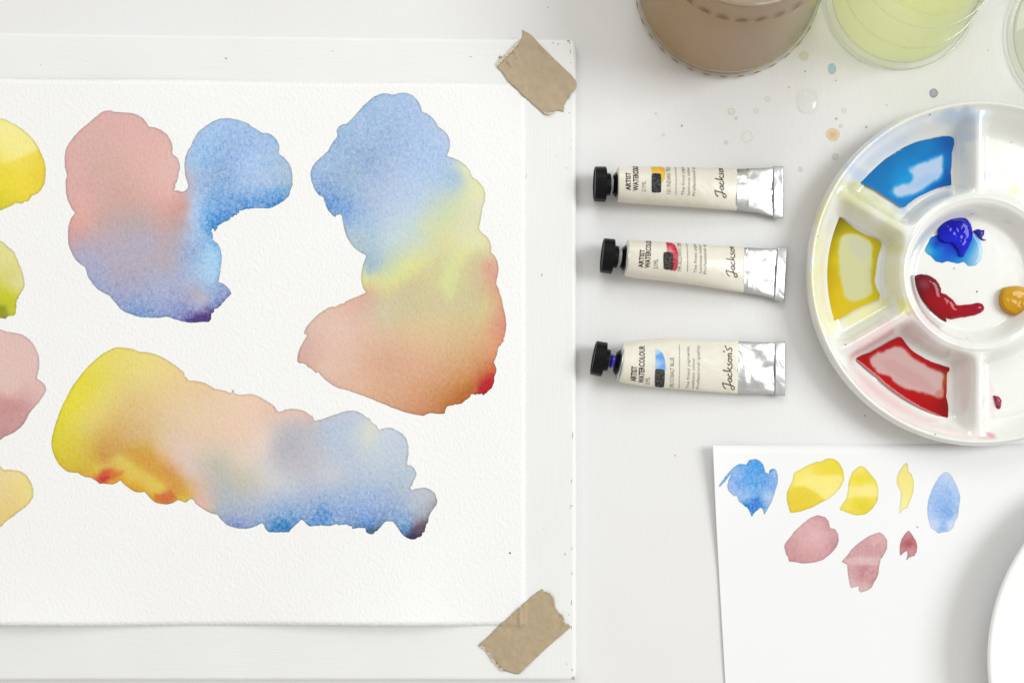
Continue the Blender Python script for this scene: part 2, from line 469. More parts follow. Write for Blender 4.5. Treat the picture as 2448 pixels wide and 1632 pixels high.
# ------------------------------------------------------------------ big sheet of paper
ZP = ZBD + 0.0005
def lift(x, y):
    x = np.asarray(x, float); y = np.asarray(y, float)
    db = np.clip(1495 - y, 0, None)
    wv = 0.5 - 0.5 * np.cos(2 * np.pi * (x - 455) / 920.0)
    side = np.clip((1170 - x) / 230.0, 0, 1); side = side * side * (3 - 2 * side)
    l = 0.0058 * wv * side * np.exp(-db / 150.0)
    dt = np.clip(y - 190, 0, None)
    l = l + 0.0016 * np.clip((900 - x) / 900.0, 0, 1.3) * (0.5 + 0.5 * np.sin(x / 150.0)) * np.exp(-dt / 90.0)
    l = l + 0.0006 * (fbm(x / 420.0, y / 420.0, 9, 2) + 0.5) * np.clip((1257 - x) / 150.0, 0, 1)
    return l
def zp(x, y): return ZP + lift(x, y)
sheet = empty("watercolour_sheet", W(600, 850, ZP), label="big textured white watercolour sheet with loose colour blooms, taped to the board", cat="paper")
nxg, nyg = 120, 100
V = []; 
def sheet_px(u, w):
    x = -330 + (1257.5 + 330) * u
    top = 187 + 13 * (x / 1257.0) + 1.2 * math.sin(x / 95.0)
    bot = 1494 + 1.0 * math.sin(x / 130.0)
    return x, top + (bot - top) * w
for j in range(nyg + 1):
    for i in range(nxg + 1):
        x, y = sheet_px(i / nxg, j / nyg); V.append(W(x, y, float(zp(x, y))))
F = [(j * (nxg + 1) + i, (j + 1) * (nxg + 1) + i, (j + 1) * (nxg + 1) + i + 1, j * (nxg + 1) + i + 1) for j in range(nyg) for i in range(nxg)]
# deckle thickness: a skirt 0.45 mm deep
per = [i for i in range(nxg + 1)] + [j * (nxg + 1) + nxg for j in range(1, nyg + 1)] + [nyg * (nxg + 1) + i for i in range(nxg - 1, -1, -1)] + [j * (nxg + 1) for j in range(nyg - 1, 0, -1)]
b0 = len(V)
for p_ in per: V.append((V[p_][0], V[p_][1], V[p_][2] - 0.00042))
for k in range(len(per)):
    a, b = per[k], per[(k + 1) % len(per)]; F.append((a, b, b0 + (k + 1) % len(per), b0 + k))
mesh("sheet", V, F, M_paper, sheet)

def wash(outline, colours, zfun, parent, mat, label, step=5.0, amp=0.5, rough=(), seed=0, gran=0.7, soft=7, warp=9, wscale=45.0,
         edge=0.32, dz=0.00008, name="paint_wash", power=2.2, corner=0.55, patches=()):
    p = smooth_closed(outline, 2.6, amp, rough, seed, corner)
    v, f, d = fill(p, step)
    c = apply_patches(v, blend(v, colours, soft, warp, seed, wscale, power), patches, seed)
    lum = c.mean(1, keepdims=True); c = lum + (c - lum) * 0.96; c = c + 0.03 * (248 - c)
    e = np.exp(-d / 1.8)
    cl = alb(c) * (1 - edge * e)[:, None]
    # granulation: strong for blue pigment, weak for pink and yellow
    g = (np.clip((c[:, 2] - c[:, 0]) / 90.0, 0, 1) * 0.72 + 0.36) * np.clip((c.mean(1) - 60) / 85.0, 0.12, 1)
    zz = zfun(v[:, 0], v[:, 1])
    o = mesh(name, [W(x, y, float(z) + dz) for (x, y), z in zip(v, zz)], f, mat, parent, color=cl, attrs={"gran": g * gran})
    o["label"] = label
    return o

A = P((Z1, "990,145 1060,138 1090,150 1150,155 1250,160 1310,178 1370,215 1400,250 1420,290 1480,300 1540,325 1600,370 1635,430 1652,490 1648,550 1690,585 1712,630 1722,690 1710,740 1695,800 1690,828 1677,830 1675,870 1664,900 1700,903 1745,915 1785,892 1800,865 1792,830 1770,750 1765,680 1768,600 1795,520 1820,490 1850,420 1890,350 1960,290 2040,240 2110,214 2200,214"),
      (Z4, "760,148 815,165 850,180 880,208 920,230 990,272 1040,275 1080,292 1120,330 1140,365 1152,405 1148,470 1190,500 1230,545 1262,600 1275,660 1278,770 1255,820 1240,875 1200,915 1140,955 1080,985 1040,992 920,992 850,997 800,1005 765,1020 768,1042 752,1030 738,1052 690,1075 665,1105 600,1135 560,1165 545,1200 530,1210 525,1185 508,1180 500,1200 515,1240 518,1290 560,1330 585,1370 597,1440"),
      (Z2, "2120,200 2108,300 2098,370 2092,415 2130,430 2165,455 2195,490 2210,528 2180,560 2140,600 2105,640 2085,665 2050,680 2045,705 2022,720 2020,770 1990,795 1920,800 1820,805 1760,795 1700,780 1600,748 1520,758 1400,755 1340,750 1260,728 1200,705 1150,670 1090,600 1040,545 1010,528 940,490 890,440 840,360 818,290 810,272 760,240 720,195 680,125 655,55"),
      (Z1, "650,1300 655,1240 680,1170 715,1115 690,1080 650,1000 632,920 628,820 640,755 622,680 618,600 628,520 642,480 700,395 760,330 820,280 890,220 950,170"))
cA = Cc(Z0, "405 360 226 182 177;422 400 228 184 178;415 435 226 180 175;396 330 224 178 173;370 300 222 175 170;412 455 226 178 172;165 400 222 172 168;260 290 222 174 170;350 330 226 178 173;310 300 224 176 172;220 400 215 170 162;250 380 217 172 164;300 420 217 172 165;400 400 228 182 176;170 400 224 172 170;180 340 220 172 168;300 480 208 165 156;250 460 213 168 161;200 520 225 168 161;170 470 222 170 168;420 450 222 172 168;380 470 224 172 166;440 490 204 160 160;180 555 214 160 160;330 530 188 166 170;380 520 206 165 165;260 560 190 168 180;250 530 200 166 168;420 560 186 168 178;440 530 186 165 175;200 600 174 168 196;300 600 176 170 192;350 580 178 170 195;400 620 182 168 182;230 660 160 165 205;320 660 172 165 190;280 630 178 168 190;380 680 165 172 208;440 650 162 175 214;300 710 150 160 205;360 735 140 158 210;310 742 115 148 205;340 750 105 145 208;400 748 130 150 205;430 745 120 135 200;480 720 166 164 192;470 735 125 130 195;470 700 172 168 194;470 762 85 50 130;500 755 70 45 120;488 763 75 50 125;445 762 95 95 175;530 690 130 152 208;545 700 125 145 200;510 720 120 145 205;"
 "460 340 160 192 232;450 390 158 192 232;490 310 162 194 236;540 290 155 190 238;560 350 140 178 230;600 380 160 195 245;610 350 150 188 238;470 400 152 188 232;520 400 128 172 225;540 430 126 170 224;640 400 155 190 232;560 450 140 180 232;500 470 122 172 230;600 440 150 188 236;640 440 160 192 236;480 520 145 188 240;685 430 158 188 222;660 478 40 135 212;640 486 60 140 218;600 488 75 150 222;575 490 70 145 220;520 530 20 132 214;535 520 40 135 215;512 545 40 140 218;560 500 85 152 225;490 560 130 180 235;510 600 150 200 245;505 650 160 205 245;500 670 150 192 240;465 560 165 190 232;470 600 135 172 222;462 480 175 195 228;455 510 190 190 215")
PA = [(P((Z2, "1770,780 1830,760 1920,735 2010,715 2022,770 1980,800 1850,808")), (70, 48, 125), 4, .9),
      (P((Z4, "500,1120 600,1080 700,1040 735,1050 665,1105 600,1135 545,1195 510,1170")), (35, 130, 212), 6, .8),
      (P((Z4, "1040,960 1120,925 1190,905 1205,915 1140,958 1080,988")), (40, 135, 212), 5, .8),
      (P((Z4, "740,975 820,950 850,980 800,1002 745,1010")), (70, 145, 218), 5, .6),
      (P((Z2, "1280,690 1400,680 1560,700 1600,745 1400,757 1300,742")), (105, 148, 208), 6, .6),
      (P((Z2, "1850,540 1960,530 2000,590 1930,680 1850,660")), (180, 180, 205), 8, .6)]
wash(A, cA, zp, sheet, M_wash, "joined pink and blue bloom fading to violet, in the middle left of the sheet", seed=1, warp=3.5, wscale=70, soft=10, patches=PA,
     rough=[(400, 460, 14, .6), (560, 520, 28, 1.2), (505, 545, 18, 1.0), (520, 730, 22, .8), (490, 770, 12, .8)])

B = P((Z5, "850,95 900,95 965,108 1010,93 1060,88 1100,93 1150,118 1200,170 1225,220 1238,268 1280,285 1330,320 1370,370 1390,412 1440,445 1480,490 1502,550 1500,620 1475,690 1530,710 1590,735 1650,780 1690,830 1720,892 1770,930 1815,980 1838,1040 1832,1130 1812,1200 1800,1280 1788,1340 1780,1385 1800,1420 1850,1460 1880,1500 1898,1560"),
      (Z6, "1895,50 1930,85 1955,135 1967,200 1960,270 1945,350 1970,410 1995,490 2010,570 2030,650 2042,740 2035,820 2020,860 2012,900 1990,940 1965,960 1950,1040 1925,1100 1945,1160 1945,1200 1925,1240 1925,1290 1900,1350 1860,1390 1820,1415 1770,1405 1745,1415 1715,1405 1680,1440 1640,1470 1600,1500 1530,1510 1480,1525 1460,1555"),
      (Z7, "2090,232 2030,235 1950,228 1890,253 1800,242 1700,215 1600,180 1480,130 1370,85 1250,40 1130,0"),
      (Z6, "440,1350 370,1315 300,1260 240,1195 225,1205 180,1165 150,1150 120,1120 65,1110 42,1090 50,1020 75,950 110,890 135,845 112,830 120,780 170,715 250,640 340,580 375,572 400,575 450,548 490,540 500,525 560,495 640,465 700,435 670,390 655,330 655,270 670,180 700,85 640,50"),
      (Z5, "580,1560 530,1490 500,1420 480,1330 470,1270 450,1250 420,1255 402,1275 360,1240 325,1185 300,1120 295,1090 250,1065 210,1010 180,940 168,860 185,800 230,740 330,650 370,580 420,515 425,490 420,450 440,410 480,390 520,380 580,320 640,250 700,190 770,130"))
cB = Cc(Z0, "1148 715 208 190 142;1000 690 206 198 145;1100 640 222 226 150;1098 620 224 226 152;1155 630 214 178 142;1080 740 212 200 148;1120 745 210 196 144;980 640 224 226 150;1080 590 220 218 160;1130 590 225 224 170;1080 520 212 220 172;1100 500 214 220 178;920 240 160 190 232;970 235 160 190 234;860 300 155 188 230;890 270 150 185 226;960 300 158 188 232;1020 340 165 195 238;800 320 145 182 224;1060 360 172 198 240;880 380 140 172 218;930 340 150 182 226;960 380 162 190 230;770 400 152 184 228;760 440 125 165 220;820 420 142 176 215;850 440 150 182 218;790 490 75 142 215;800 500 95 150 215;780 470 105 155 218;900 460 168 190 226;980 430 175 200 238;1050 400 168 196 235;1080 420 165 195 225;1095 425 170 196 220;1115 400 226 230 190;1130 440 224 228 182;1120 470 222 226 180;1060 460 185 206 215;1000 500 190 210 225;920 520 180 202 228;830 530 130 170 224;825 510 110 158 220;840 560 165 192 215;940 570 195 215 220;1020 540 208 218 184;1000 560 200 216 205;1140 490 222 224 190;1120 540 222 222 182;1060 570 219 217 162;1090 540 220 222 180;1150 570 227 225 176;1160 600 224 216 160;870 600 165 192 208;885 640 160 188 208;868 640 200 212 180;920 610 185 205 205;960 610 205 215 185;870 670 220 220 155;900 670 216 216 158;980 650 224 224 145;940 680 220 220 145;1010 640 222 220 145;1080 620 218 214 158;1075 670 215 222 145;1090 660 215 222 145;1110 700 205 205 145;1170 640 224 165 140;1185 650 226 162 145;1180 700 216 172 130;1195 760 220 152 122;1205 780 220 140 115;1160 720 212 198 140;960 700 205 195 148;1050 720 214 204 150;1000 710 205 200 145;920 740 208 200 165;880 700 216 182 152;850 710 224 178 155;800 720 225 186 166;760 760 226 190 175;820 780 229 193 180;715 840 212 170 162;730 850 215 172 160;780 880 226 190 172;900 800 222 186 156;1000 780 222 192 148;1100 760 215 192 142;1160 760 215 188 135;900 870 220 170 140;950 860 218 168 138;1000 860 222 172 138;1050 830 220 182 138;1100 840 216 172 125;1160 860 208 138 88;860 920 225 180 152;820 900 225 184 162;960 920 218 165 130;1020 960 206 140 95;1000 950 212 150 108;1080 955 190 115 50;1060 965 195 120 60;1050 900 214 155 115;1110 935 185 105 40;1090 945 192 110 45;1130 900 204 120 70;1130 925 188 90 35;1165 915 185 22 32;1150 927 180 28 32;1158 920 188 25 32;1172 905 192 35 35;1178 890 205 80 50;1160 895 195 85 45;1180 830 222 150 110;1190 800 222 145 110")
PB = [(P((Z6, "880,480 1000,370 1150,270 1290,170 1420,110 1450,200 1410,330 1450,430 1560,380 1600,160 1760,60 1890,60 1840,200 1820,400 1700,600 1200,680 900,600")), (210, 194, 154), 20, .6),
      (P((Z6, "1450,150 1600,120 1570,330 1510,520 1440,400")), (217, 221, 156), 10, .6),
      (P((Z6, "1830,150 1960,130 1970,250 1950,350 1880,330 1830,240")), (222, 160, 138), 9, .6),
      (P((Z6, "1770,1380 1800,1320 1860,1280 1905,1290 1905,1340 1865,1392 1790,1412")), (186, 24, 32), 3, 1),
      (P((Z6, "1510,1490 1600,1440 1700,1370 1760,1330 1750,1410 1640,1470 1600,1502 1480,1525")), (190, 105, 40), 6, .75),
      (P((Z6, "695,90 760,100 745,250 705,260")), (158, 188, 205), 6, .7)]
wash(B, cB, zp, sheet, M_wash, "tall bloom running from blue through lime green to orange brown, rightmost on the sheet", seed=2, warp=4, wscale=70, soft=10, patches=PB,
     rough=[(1195, 810, 26, 1.0), (1110, 945, 45, 1.3), (1160, 935, 22, 1.0), (735, 880, 30, .8), (725, 795, 16, .7), (800, 515, 14, .6)])

Cp = P((Z2, "1090,1045 1150,1040 1210,1045 1280,1060 1340,1082 1420,1090 1490,1108 1560,1138 1620,1175 1690,1225 1740,1262 1770,1290 1765,1305 1790,1335 1798,1358 1850,1358 1920,1368 1990,1395 2050,1435 2110,1443 2170,1462 2205,1478 2225,1445 2238,1445 2238,1475 2285,1492"),
      (Z7, "190,50 240,45 300,62 360,95 420,130 465,165 490,205 520,215 560,198 620,187 680,190 740,205 790,235 830,262 842,285 850,300 920,285 1000,255 1070,235 1130,212 1210,205 1260,215 1310,240 1335,265 1370,280 1400,320 1440,350 1465,385 1520,370 1580,370 1640,395 1690,430 1730,480 1745,550 1745,620 1732,720 1765,725 1800,755 1822,805 1810,850 1790,880 1785,910 1770,930 1775,955 1830,948 1900,940 1960,960 2000,1000 2020,1060 2010,1110 1970,1160 1940,1220 1935,1265 1910,1300 1905,1350 1870,1395 1830,1415 1810,1435 1760,1430 1720,1415 1680,1380 1640,1320 1600,1270 1580,1262 1530,1262 1490,1300 1465,1330 1440,1350 1420,1375 1385,1385 1345,1370 1332,1330 1270,1325 1220,1338 1190,1310 1160,1295 1080,1300 1060,1285 1000,1305 900,1300 800,1308 760,1275 725,1245 690,1275 640,1320 600,1365 540,1365 420,1365 380,1335 350,1280 290,1305 220,1328 130,1332 60,1315"),
      (Z3, "2160,1330 2100,1270 2080,1240 2020,1225 1950,1190 1880,1140 1835,1085 1800,1100 1780,1125 1740,1110 1705,1100 1650,1128 1580,1140 1500,1128 1450,1095 1400,1040 1380,1018 1340,1025 1280,1015 1200,960 1150,910 1115,935 1070,950 990,940 950,942 930,920 860,882 820,880 780,862 745,838 690,835 630,820 570,765 530,700 500,620 492,540 510,440 540,340 590,210 650,90"),
      (Z2, "680,1430 760,1320 850,1215 930,1140 1010,1085"))
cC = Cc(Z0, "290 845 236 218 105;250 870 234 220 90;220 920 232 218 60;180 960 235 222 45;330 880 236 218 125;400 900 238 210 138;260 940 232 214 110;230 990 232 210 105;150 1000 230 216 42;200 1020 228 208 92;130 1050 224 210 28;180 1090 220 195 45;140 1090 220 200 30;170 1118 215 185 30;300 960 228 195 122;280 1020 220 178 100;260 1060 212 160 70;240 1080 212 158 60;250 1100 210 150 60;310 1050 218 175 105;330 1080 212 165 50;300 1080 212 168 70;290 1110 222 192 80;240 1128 218 160 45;247 1141 205 35 45;256 1140 210 60 42;272 1133 220 112 38;285 1130 222 150 40;235 1138 225 120 45;262 1150 225 140 35;200 1125 215 175 40;215 1118 218 180 45;310 1140 228 190 50;340 1145 228 185 60;370 1110 218 160 45;350 1095 212 158 40;400 1135 215 145 48;380 1130 218 160 50;320 1168 222 160 30;300 1160 225 170 35;385 1170 226 192 60;395 1188 208 98 38;385 1188 212 105 38;405 1186 212 110 40;370 1180 225 170 40;380 1200 216 140 38;440 1190 220 185 50;430 1165 218 155 55;420 1195 222 180 50;365 1030 222 190 132;400 960 232 202 152;420 1040 228 198 168;380 1070 225 190 140;415 1100 226 190 165;460 980 235 205 168;480 940 234 202 162;520 1000 235 204 176;560 960 238 206 178;590 980 238 205 180;560 1040 234 202 180;600 1050 232 206 190;580 1010 238 204 180;450 1130 222 194 178;480 1100 215 196 180;470 1050 230 200 175;520 1110 196 190 178;500 1090 212 198 178;540 1140 190 188 180;580 1100 222 206 190;600 1140 205 198 185;470 1190 226 180 162;490 1215 218 185 165;460 1200 226 178 160;530 1180 180 185 190;580 1160 195 190 180;520 1220 172 178 192;550 1248 125 152 205;570 1250 130 152 208;590 1240 150 170 210;550 1225 160 175 200;650 990 230 194 176;620 970 236 202 180;700 985 230 195 182;740 995 222 190 185;660 1010 222 200 190;640 1060 225 206 200;690 1040 182 180 192;680 1080 178 175 190;720 1060 182 182 196;720 1100 188 185 198;640 1120 208 206 210;660 1150 205 206 214;780 1020 182 195 218;840 1000 188 200 222;830 1080 185 198 220;800 1060 182 196 220;870 1030 208 214 215;885 1040 214 218 210;880 1060 205 212 216;920 1040 200 210 226;950 1080 190 204 224;920 1130 185 200 220;970 1130 178 196 216;790 1140 196 200 215;840 1160 168 188 218;700 1170 185 196 216;760 1180 165 182 214;640 1200 172 186 212;660 1256 20 122 195;678 1260 22 122 192;690 1254 40 130 200;660 1240 90 148 210;640 1255 90 145 205;720 1210 140 170 215;760 1240 65 135 212;775 1232 75 140 212;790 1250 95 150 212;740 1230 120 160 214;850 1232 112 152 212;820 1245 120 158 212;880 1258 55 118 185;885 1270 50 85 110;930 1215 130 162 212;900 1230 118 155 212;960 1180 165 182 212;1010 1170 188 194 208;1030 1190 182 186 200;1000 1220 165 178 200;960 1258 85 142 202;975 1272 60 115 180;985 1258 90 130 180;1000 1282 50 45 85;1010 1266 110 80 95;1020 1250 95 95 105;990 1287 45 42 95;1015 1235 150 155 170;1005 1250 130 120 140")
PC = [(P((Z3, "1200,620 1440,650 1520,780 1640,860 1720,930 1790,1020 1740,1060 1600,960 1450,860 1350,760 1200,720")), (216, 154, 50), 7, .7),
      (P((Z3, "1080,700 1200,690 1300,780 1400,850 1560,960 1600,1020 1480,1030 1380,960 1250,880 1150,800 900,800")), (226, 196, 84), 8, .65),
      (P((Z3, "910,880 1000,855 1100,830 1195,820 1150,870 1080,905 980,910")), (218, 110, 44), 5, .7),
      (P((Z3, "950,880 1040,872 1060,890 1000,905 955,900")), (202, 30, 44), 3, .85),
      (P((Z3, "1480,1060 1560,1038 1640,1048 1690,1080 1600,1118 1500,1112")), (210, 104, 38), 5, .75),
      (P((Z7, "430,1320 520,1285 610,1290 640,1320 600,1362 430,1364")), (22, 122, 196), 4, .95),
      (P((Z7, "790,1260 860,1200 940,1170 1000,1180 1000,1290 800,1302")), (70, 138, 212), 6, .7),
      (P((Z7, "1340,1330 1400,1318 1440,1345 1400,1385 1350,1372")), (48, 96, 125), 3, .95),
      (P((Z7, "1770,1345 1850,1290 1925,1270 1905,1340 1865,1400 1810,1432 1740,1425")), (85, 72, 95), 6, .85),
      (P((Z7, "1740,1400 1800,1380 1850,1390 1810,1440 1740,1430")), (48, 44, 88), 4, .9),
      (P((Z7, "430,340 560,310 800,330 900,480 860,700 700,860 560,800 480,700 440,500")), (190, 188, 198), 26, .45),
      (P((Z7, "1370,290 1450,380 1400,480 1350,570 1340,450 1350,350")), (214, 217, 212), 6, .8)]
wash(Cp, cC, zp, sheet, M_wash, "long slanting bloom from yellow and orange through peach to grey blue, lowest on the sheet", seed=3, warp=4, wscale=70, soft=10, patches=PC,
     rough=[(1015, 1270, 28, 1.6), (905, 1260, 22, 1.3), (840, 1258, 40, .8), (980, 1160, 14, 1.0), (440, 895, 14, .9), (890, 1010, 25, .6), (450, 1195, 14, .8)])

D = P((Z1, "0,215 60,228 150,275 220,320 290,385 350,460 390,540 420,610 437,700 432,780 425,840 390,900 345,935 300,960 275,1000 240,1005 205,1025 150,1025 100,1050 50,1070 0,1092 -200,1060 -420,900 -480,650 -400,380 -200,240"))
cD = Cc(Z0, "20 310 252 240 150;60 345 252 238 140;60 375 252 236 130;80 358 252 236 135;95 372 240 212 60;30 395 250 234 110;20 410 242 222 60;60 410 250 228 70;100 420 238 200 50;80 450 244 215 45;30 460 236 222 30;10 490 195 195 15;70 475 242 215 60;105 390 242 210 60;-60 400 245 225 80;0 430 240 225 40;50 440 248 228 55")
wash(D, cD, zp, sheet, M_wash, "bright yellow bloom cut by the left edge, topmost of the left row", patches=[(P((Z1, "60,640 150,605 280,555 390,520 440,700 425,850 350,935 250,1005 100,1055 0,1095 -200,1060 -200,680")), (242, 220, 48), 2.5, .6)], seed=4, warp=5, rough=[(80, 475, 35, 1.2), (30, 495, 30, .6)], gran=0.5)
E = P((Z2, "0,20 40,45 90,90 120,115 160,180 180,240 215,320 235,420 228,470 195,530 165,590 150,660 140,735 80,740 50,770 10,760 -100,760 -350,700 -450,400 -380,120 -150,20"))
cE = Cc(Z0, "20 610 228 224 140;30 650 222 214 128;45 680 224 222 150;10 630 226 220 138;50 640 226 224 150;40 700 215 215 90;45 715 205 205 25;20 700 212 210 60;10 712 205 205 20;10 745 135 142 20;5 735 150 155 18;30 745 190 192 10;30 730 195 195 12;-50 650 222 218 130")
wash(E, cE, zp, sheet, M_wash, "lime green bloom cut by the left edge", patches=[(P((Z2, "0,500 60,485 100,530 175,560 150,665 145,740 50,775 -100,765 -200,520")), (202, 204, 22), 4, .7), (P((Z2, "-50,650 40,640 85,735 40,770 -80,765")), (138, 146, 20), 6, .8)], seed=5, warp=5, rough=[(40, 730, 30, 1.0), (30, 600, 22, .8)], gran=0.5)
Fp = P((Z2, "0,868 60,890 150,903 210,920 270,955 320,1010 350,1070 370,1130 375,1220 362,1290 352,1335 400,1370 430,1405 442,1445 415,1500"),
       (Z3, "370,165 340,200 280,270 240,350 200,400 130,455 40,495 0,525 -150,560 -400,450 -500,150"), (Z2, "-450,1100 -250,900"))
cF = Cc(Z0, "30 820 228 190 186;70 860 228 192 186;40 920 228 192 182;90 930 224 186 182;80 900 226 190 184;20 945 225 180 175;20 968 202 136 138;55 966 208 148 150;85 975 216 168 168;60 990 208 155 155;30 1005 202 150 150;10 1035 188 140 146;50 1020 200 150 155;-60 900 226 190 184;100 950 222 182 180")
wash(Fp, cF, zp, sheet, M_wash, "dusty pink bloom cut by the left edge", patches=[(P((Z3, "-200,150 60,125 200,135 290,200 240,352 130,460 0,530 -200,500")), (206, 150, 150), 5, .5)], seed=6, warp=5, gran=0.6)
G = P((Z3, "0,775 35,808 110,808 200,825 250,860 290,920 315,985 318,1060 290,1115 250,1160 200,1195 120,1260 60,1300 0,1358 -200,1420 -420,1300 -480,1000 -350,800 -150,740"))
cG = Cc(Z0, "20 1140 240 216 150;50 1150 242 220 140;70 1190 240 220 132;20 1230 235 205 125;30 1200 236 208 135;60 1220 238 212 130;-50 1180 238 215 145")
wash(G, cG, zp, sheet, M_wash, "pale apricot yellow bloom cut by the left edge, lowest of the left row", seed=7, warp=5, rough=[(20, 1250, 25, .6)], gran=0.5)
stain(1219, 1321, 2.2, 2.2, (90, 95, 95), 0, name="ink_dot", parent=sheet, z=float(zp(1219, 1321)) + 0.0001)

# ------------------------------------------------------------------ kraft tape
def tape(outl, label, seed, creases):
    p = smooth_closed(outl, 2.2, 0.35, (), seed, 0.35)
    v, f, d = fill(p, 4.0)
    x, y = v[:, 0], v[:, 1]
    over = np.clip((1259 - x) / 4.0, 0, 1) * np.clip((1496 - y) / 4.0, 0, 1) * np.clip((y - 197) / 4.0, 0, 1)
    off = np.clip((92 - y) / 6.0, 0, 1)
    z = ZBD + 0.00035 + 0.0008 * over - 0.0007 * off
    z = z + 0.00055 * (fbm(x / 20.0, y / 20.0, seed, 3) + 0.35)
    z = z + np.exp(-d / 5.0) * 0.0011 * np.clip(fbm(x / 16.0, y / 16.0, seed + 5, 2) + 0.15, 0, 1)
    for (x0, y0, x1, y1, hh) in creases:
        a = np.array([x0, y0]); b = np.array([x1, y1]); ab = b - a
        t = np.clip(((v - a) @ ab) / (ab @ ab), 0, 1); dd = np.hypot(*(v - (a + t[:, None] * ab)).T)
        z = z + hh * np.exp(-(dd / 2.6) ** 2)
    V = [W(a, b, float(c)) for (a, b), c in zip(v, z)]
    n = len(V)
    # paper backing: same outline 0.15 mm lower, joined at the rim
    o = mesh("tape_strip", V, f, M_tape)
    md = o.modifiers.new("thickness", 'SOLIDIFY'); md.thickness = 0.00016; md.offset = -1
    tag(o, label, "tape", "kraft tape strips holding the sheet")
    # torn pale fibres along the ragged ends
    return o
T1 = P((ZT1, "1105,255 1200,300 1270,345 1340,410 1450,540 1600,690 1750,840 1900,985 2040,1110 2130,1220 2150,1270 2145,1340 2115,1410 2060,1440 1980,1510"),
       (ZA, "1740,590 1705,635 1695,660 1690,700 1665,690 1640,690 1600,715 1575,715 1530,680 1465,620 1400,560 1350,510 1300,445"),
       (ZT1, "620,960 650,890 670,840 660,760 690,745 720,770 790,740 840,700 870,660 940,590 1010,520 1080,440 1110,350"))
T2 = P((ZT2, "270,1300 330,1240 500,1080 700,890 900,715 1100,540 1280,370 1390,280 1490,215 1525,260 1600,290 1640,300 1700,370 1715,450 1740,560 1820,680 1870,710 1905,770 1915,870 1990,890 2030,945 1900,1060 1700,1230 1500,1410"),
       (ZB, "1590,1512 1540,1505 1490,1490 1450,1450 1420,1410 1395,1375 1352,1345"))
tp1 = tape(T1, "torn brown tape strip at the sheet's upper right corner", 21, [(1214, 146, 1224, 160, .0009), (1229, 120, 1236, 142, .0008), (1214, 150, 1240, 118, .0006)])
tp2 = tape(T2, "torn brown tape strip at the sheet's lower right corner", 22, [(1243, 1452, 1243, 1498, .0012), (1342, 1500, 1352, 1488, .001)])
M_torn = plain("torn_tape_fibre", a4((226, 214, 196)), 0.8, var=0.25, varscale=900)
def fringe(parent, pts, w, seed, z=ZBD + 0.0014):
    pts = np.array(pts, float); L = []; R_ = []
    q = []
    for a, b in zip(pts[:-1], pts[1:]):
        k = max(2, int(np.hypot(*(b - a)) / 2.0))
        q += [a + (b - a) * i / k for i in range(k)]
    q.append(pts[-1]); q = np.array(q)
    tn = np.gradient(q, axis=0); tn /= np.hypot(tn[:, 0], tn[:, 1])[:, None]; nr = np.stack([tn[:, 1], -tn[:, 0]], 1)
    V = []; F = []
    for i, (c, n_) in enumerate(zip(q, nr)):
        ww = w * (0.35 + 1.3 * _h(i, seed, 1)) * min(1, i / 3, (len(q) - 1 - i) / 3)
        V.append(W(*(c + n_ * ww * 0.7), z + 0.0002 * _h(i, seed, 2))); V.append(W(*(c - n_ * ww * 0.4), z - 0.0003))
        if i: F.append((2 * i - 2, 2 * i, 2 * i + 1, 2 * i - 1))
    o = mesh("torn_edge", V, F, M_torn, parent)
    o["label"] = "pale torn paper fibres"
fringe(tp1, [(1188, 158), (1196, 147), (1210, 134), (1222, 122), (1236, 106), (1245, 94)], 5.5, 1)
fringe(tp1, [(1295, 266), (1305, 272), (1314, 273), (1322, 268)], 4.5, 2)
fringe(tp2, [(1144, 1542), (1158, 1550), (1168, 1562), (1178, 1578), (1192, 1596), (1204, 1604)], 4.5, 3)
fringe(tp2, [(1302, 1413), (1313, 1418), (1323, 1430), (1326, 1448)], 3.0, 4)
fringe(tp2, [(1336, 1470), (1341, 1478), (1348, 1490)], 4.0, 5)

# ------------------------------------------------------------------ scrap paper with test swatches
def zscrap(x, y):
    x = np.asarray(x, float); y = np.asarray(y, float)
    dx = np.clip(x - 1704, 0, None)
    corner = 0.0062 * np.exp(-dx / 70.0) * np.clip(1 - (y - 1063) / 330.0, 0, 1) ** 1.3
    edge = 0.0009 * np.exp(-dx / 45.0)
    wave = 0.0005 * (fbm(x / 190.0, y / 190.0, 77, 2) + 0.4)
    return 0.00045 + corner + edge + wave
scrap = empty("scrap_sheet", W(2100, 1400, 0.0004), label="smooth white scrap sheet with rows of small test swatches", cat="paper")
V = []; F = []; nx2, ny2 = 70, 50
for j in range(ny2 + 1):
    for i in range(nx2 + 1):
        u = (i / nx2) ** 1.5; w = j / ny2
        y = 1064 + (2100 - 1064) * w
        xl = 1704 + 8 * np.interp(y, [1064, 1250, 1440, 1632, 2100], [0, 1, 2.3, 3.7, 7.2])
        x = xl + (2760 - xl) * u
        y = y - 4 * u * (1 - w)
        V.append(W(x, y, float(zscrap(x, y))))
F = [(j * (nx2 + 1) + i, (j + 1) * (nx2 + 1) + i, (j + 1) * (nx2 + 1) + i + 1, j * (nx2 + 1) + i + 1) for j in range(ny2) for i in range(nx2)]
so = mesh("sheet", V, F, M_scrap, scrap); md = so.modifiers.new("thickness", 'SOLIDIFY'); md.thickness = 0.0002; md.offset = -1
def sw(s, cs, label, seed, rough=(), **k):
    kw = dict(step=4.5, amp=0.45, gran=0.5, soft=5, warp=4, wscale=22, edge=0.22, dz=0.00006, name="test_swatch", corner=0.5); kw.update(k)
    wash(P((Z8, s)), Cc(Z8, cs), zscrap, scrap, M_wash2, label, seed=seed, rough=rough, **kw)
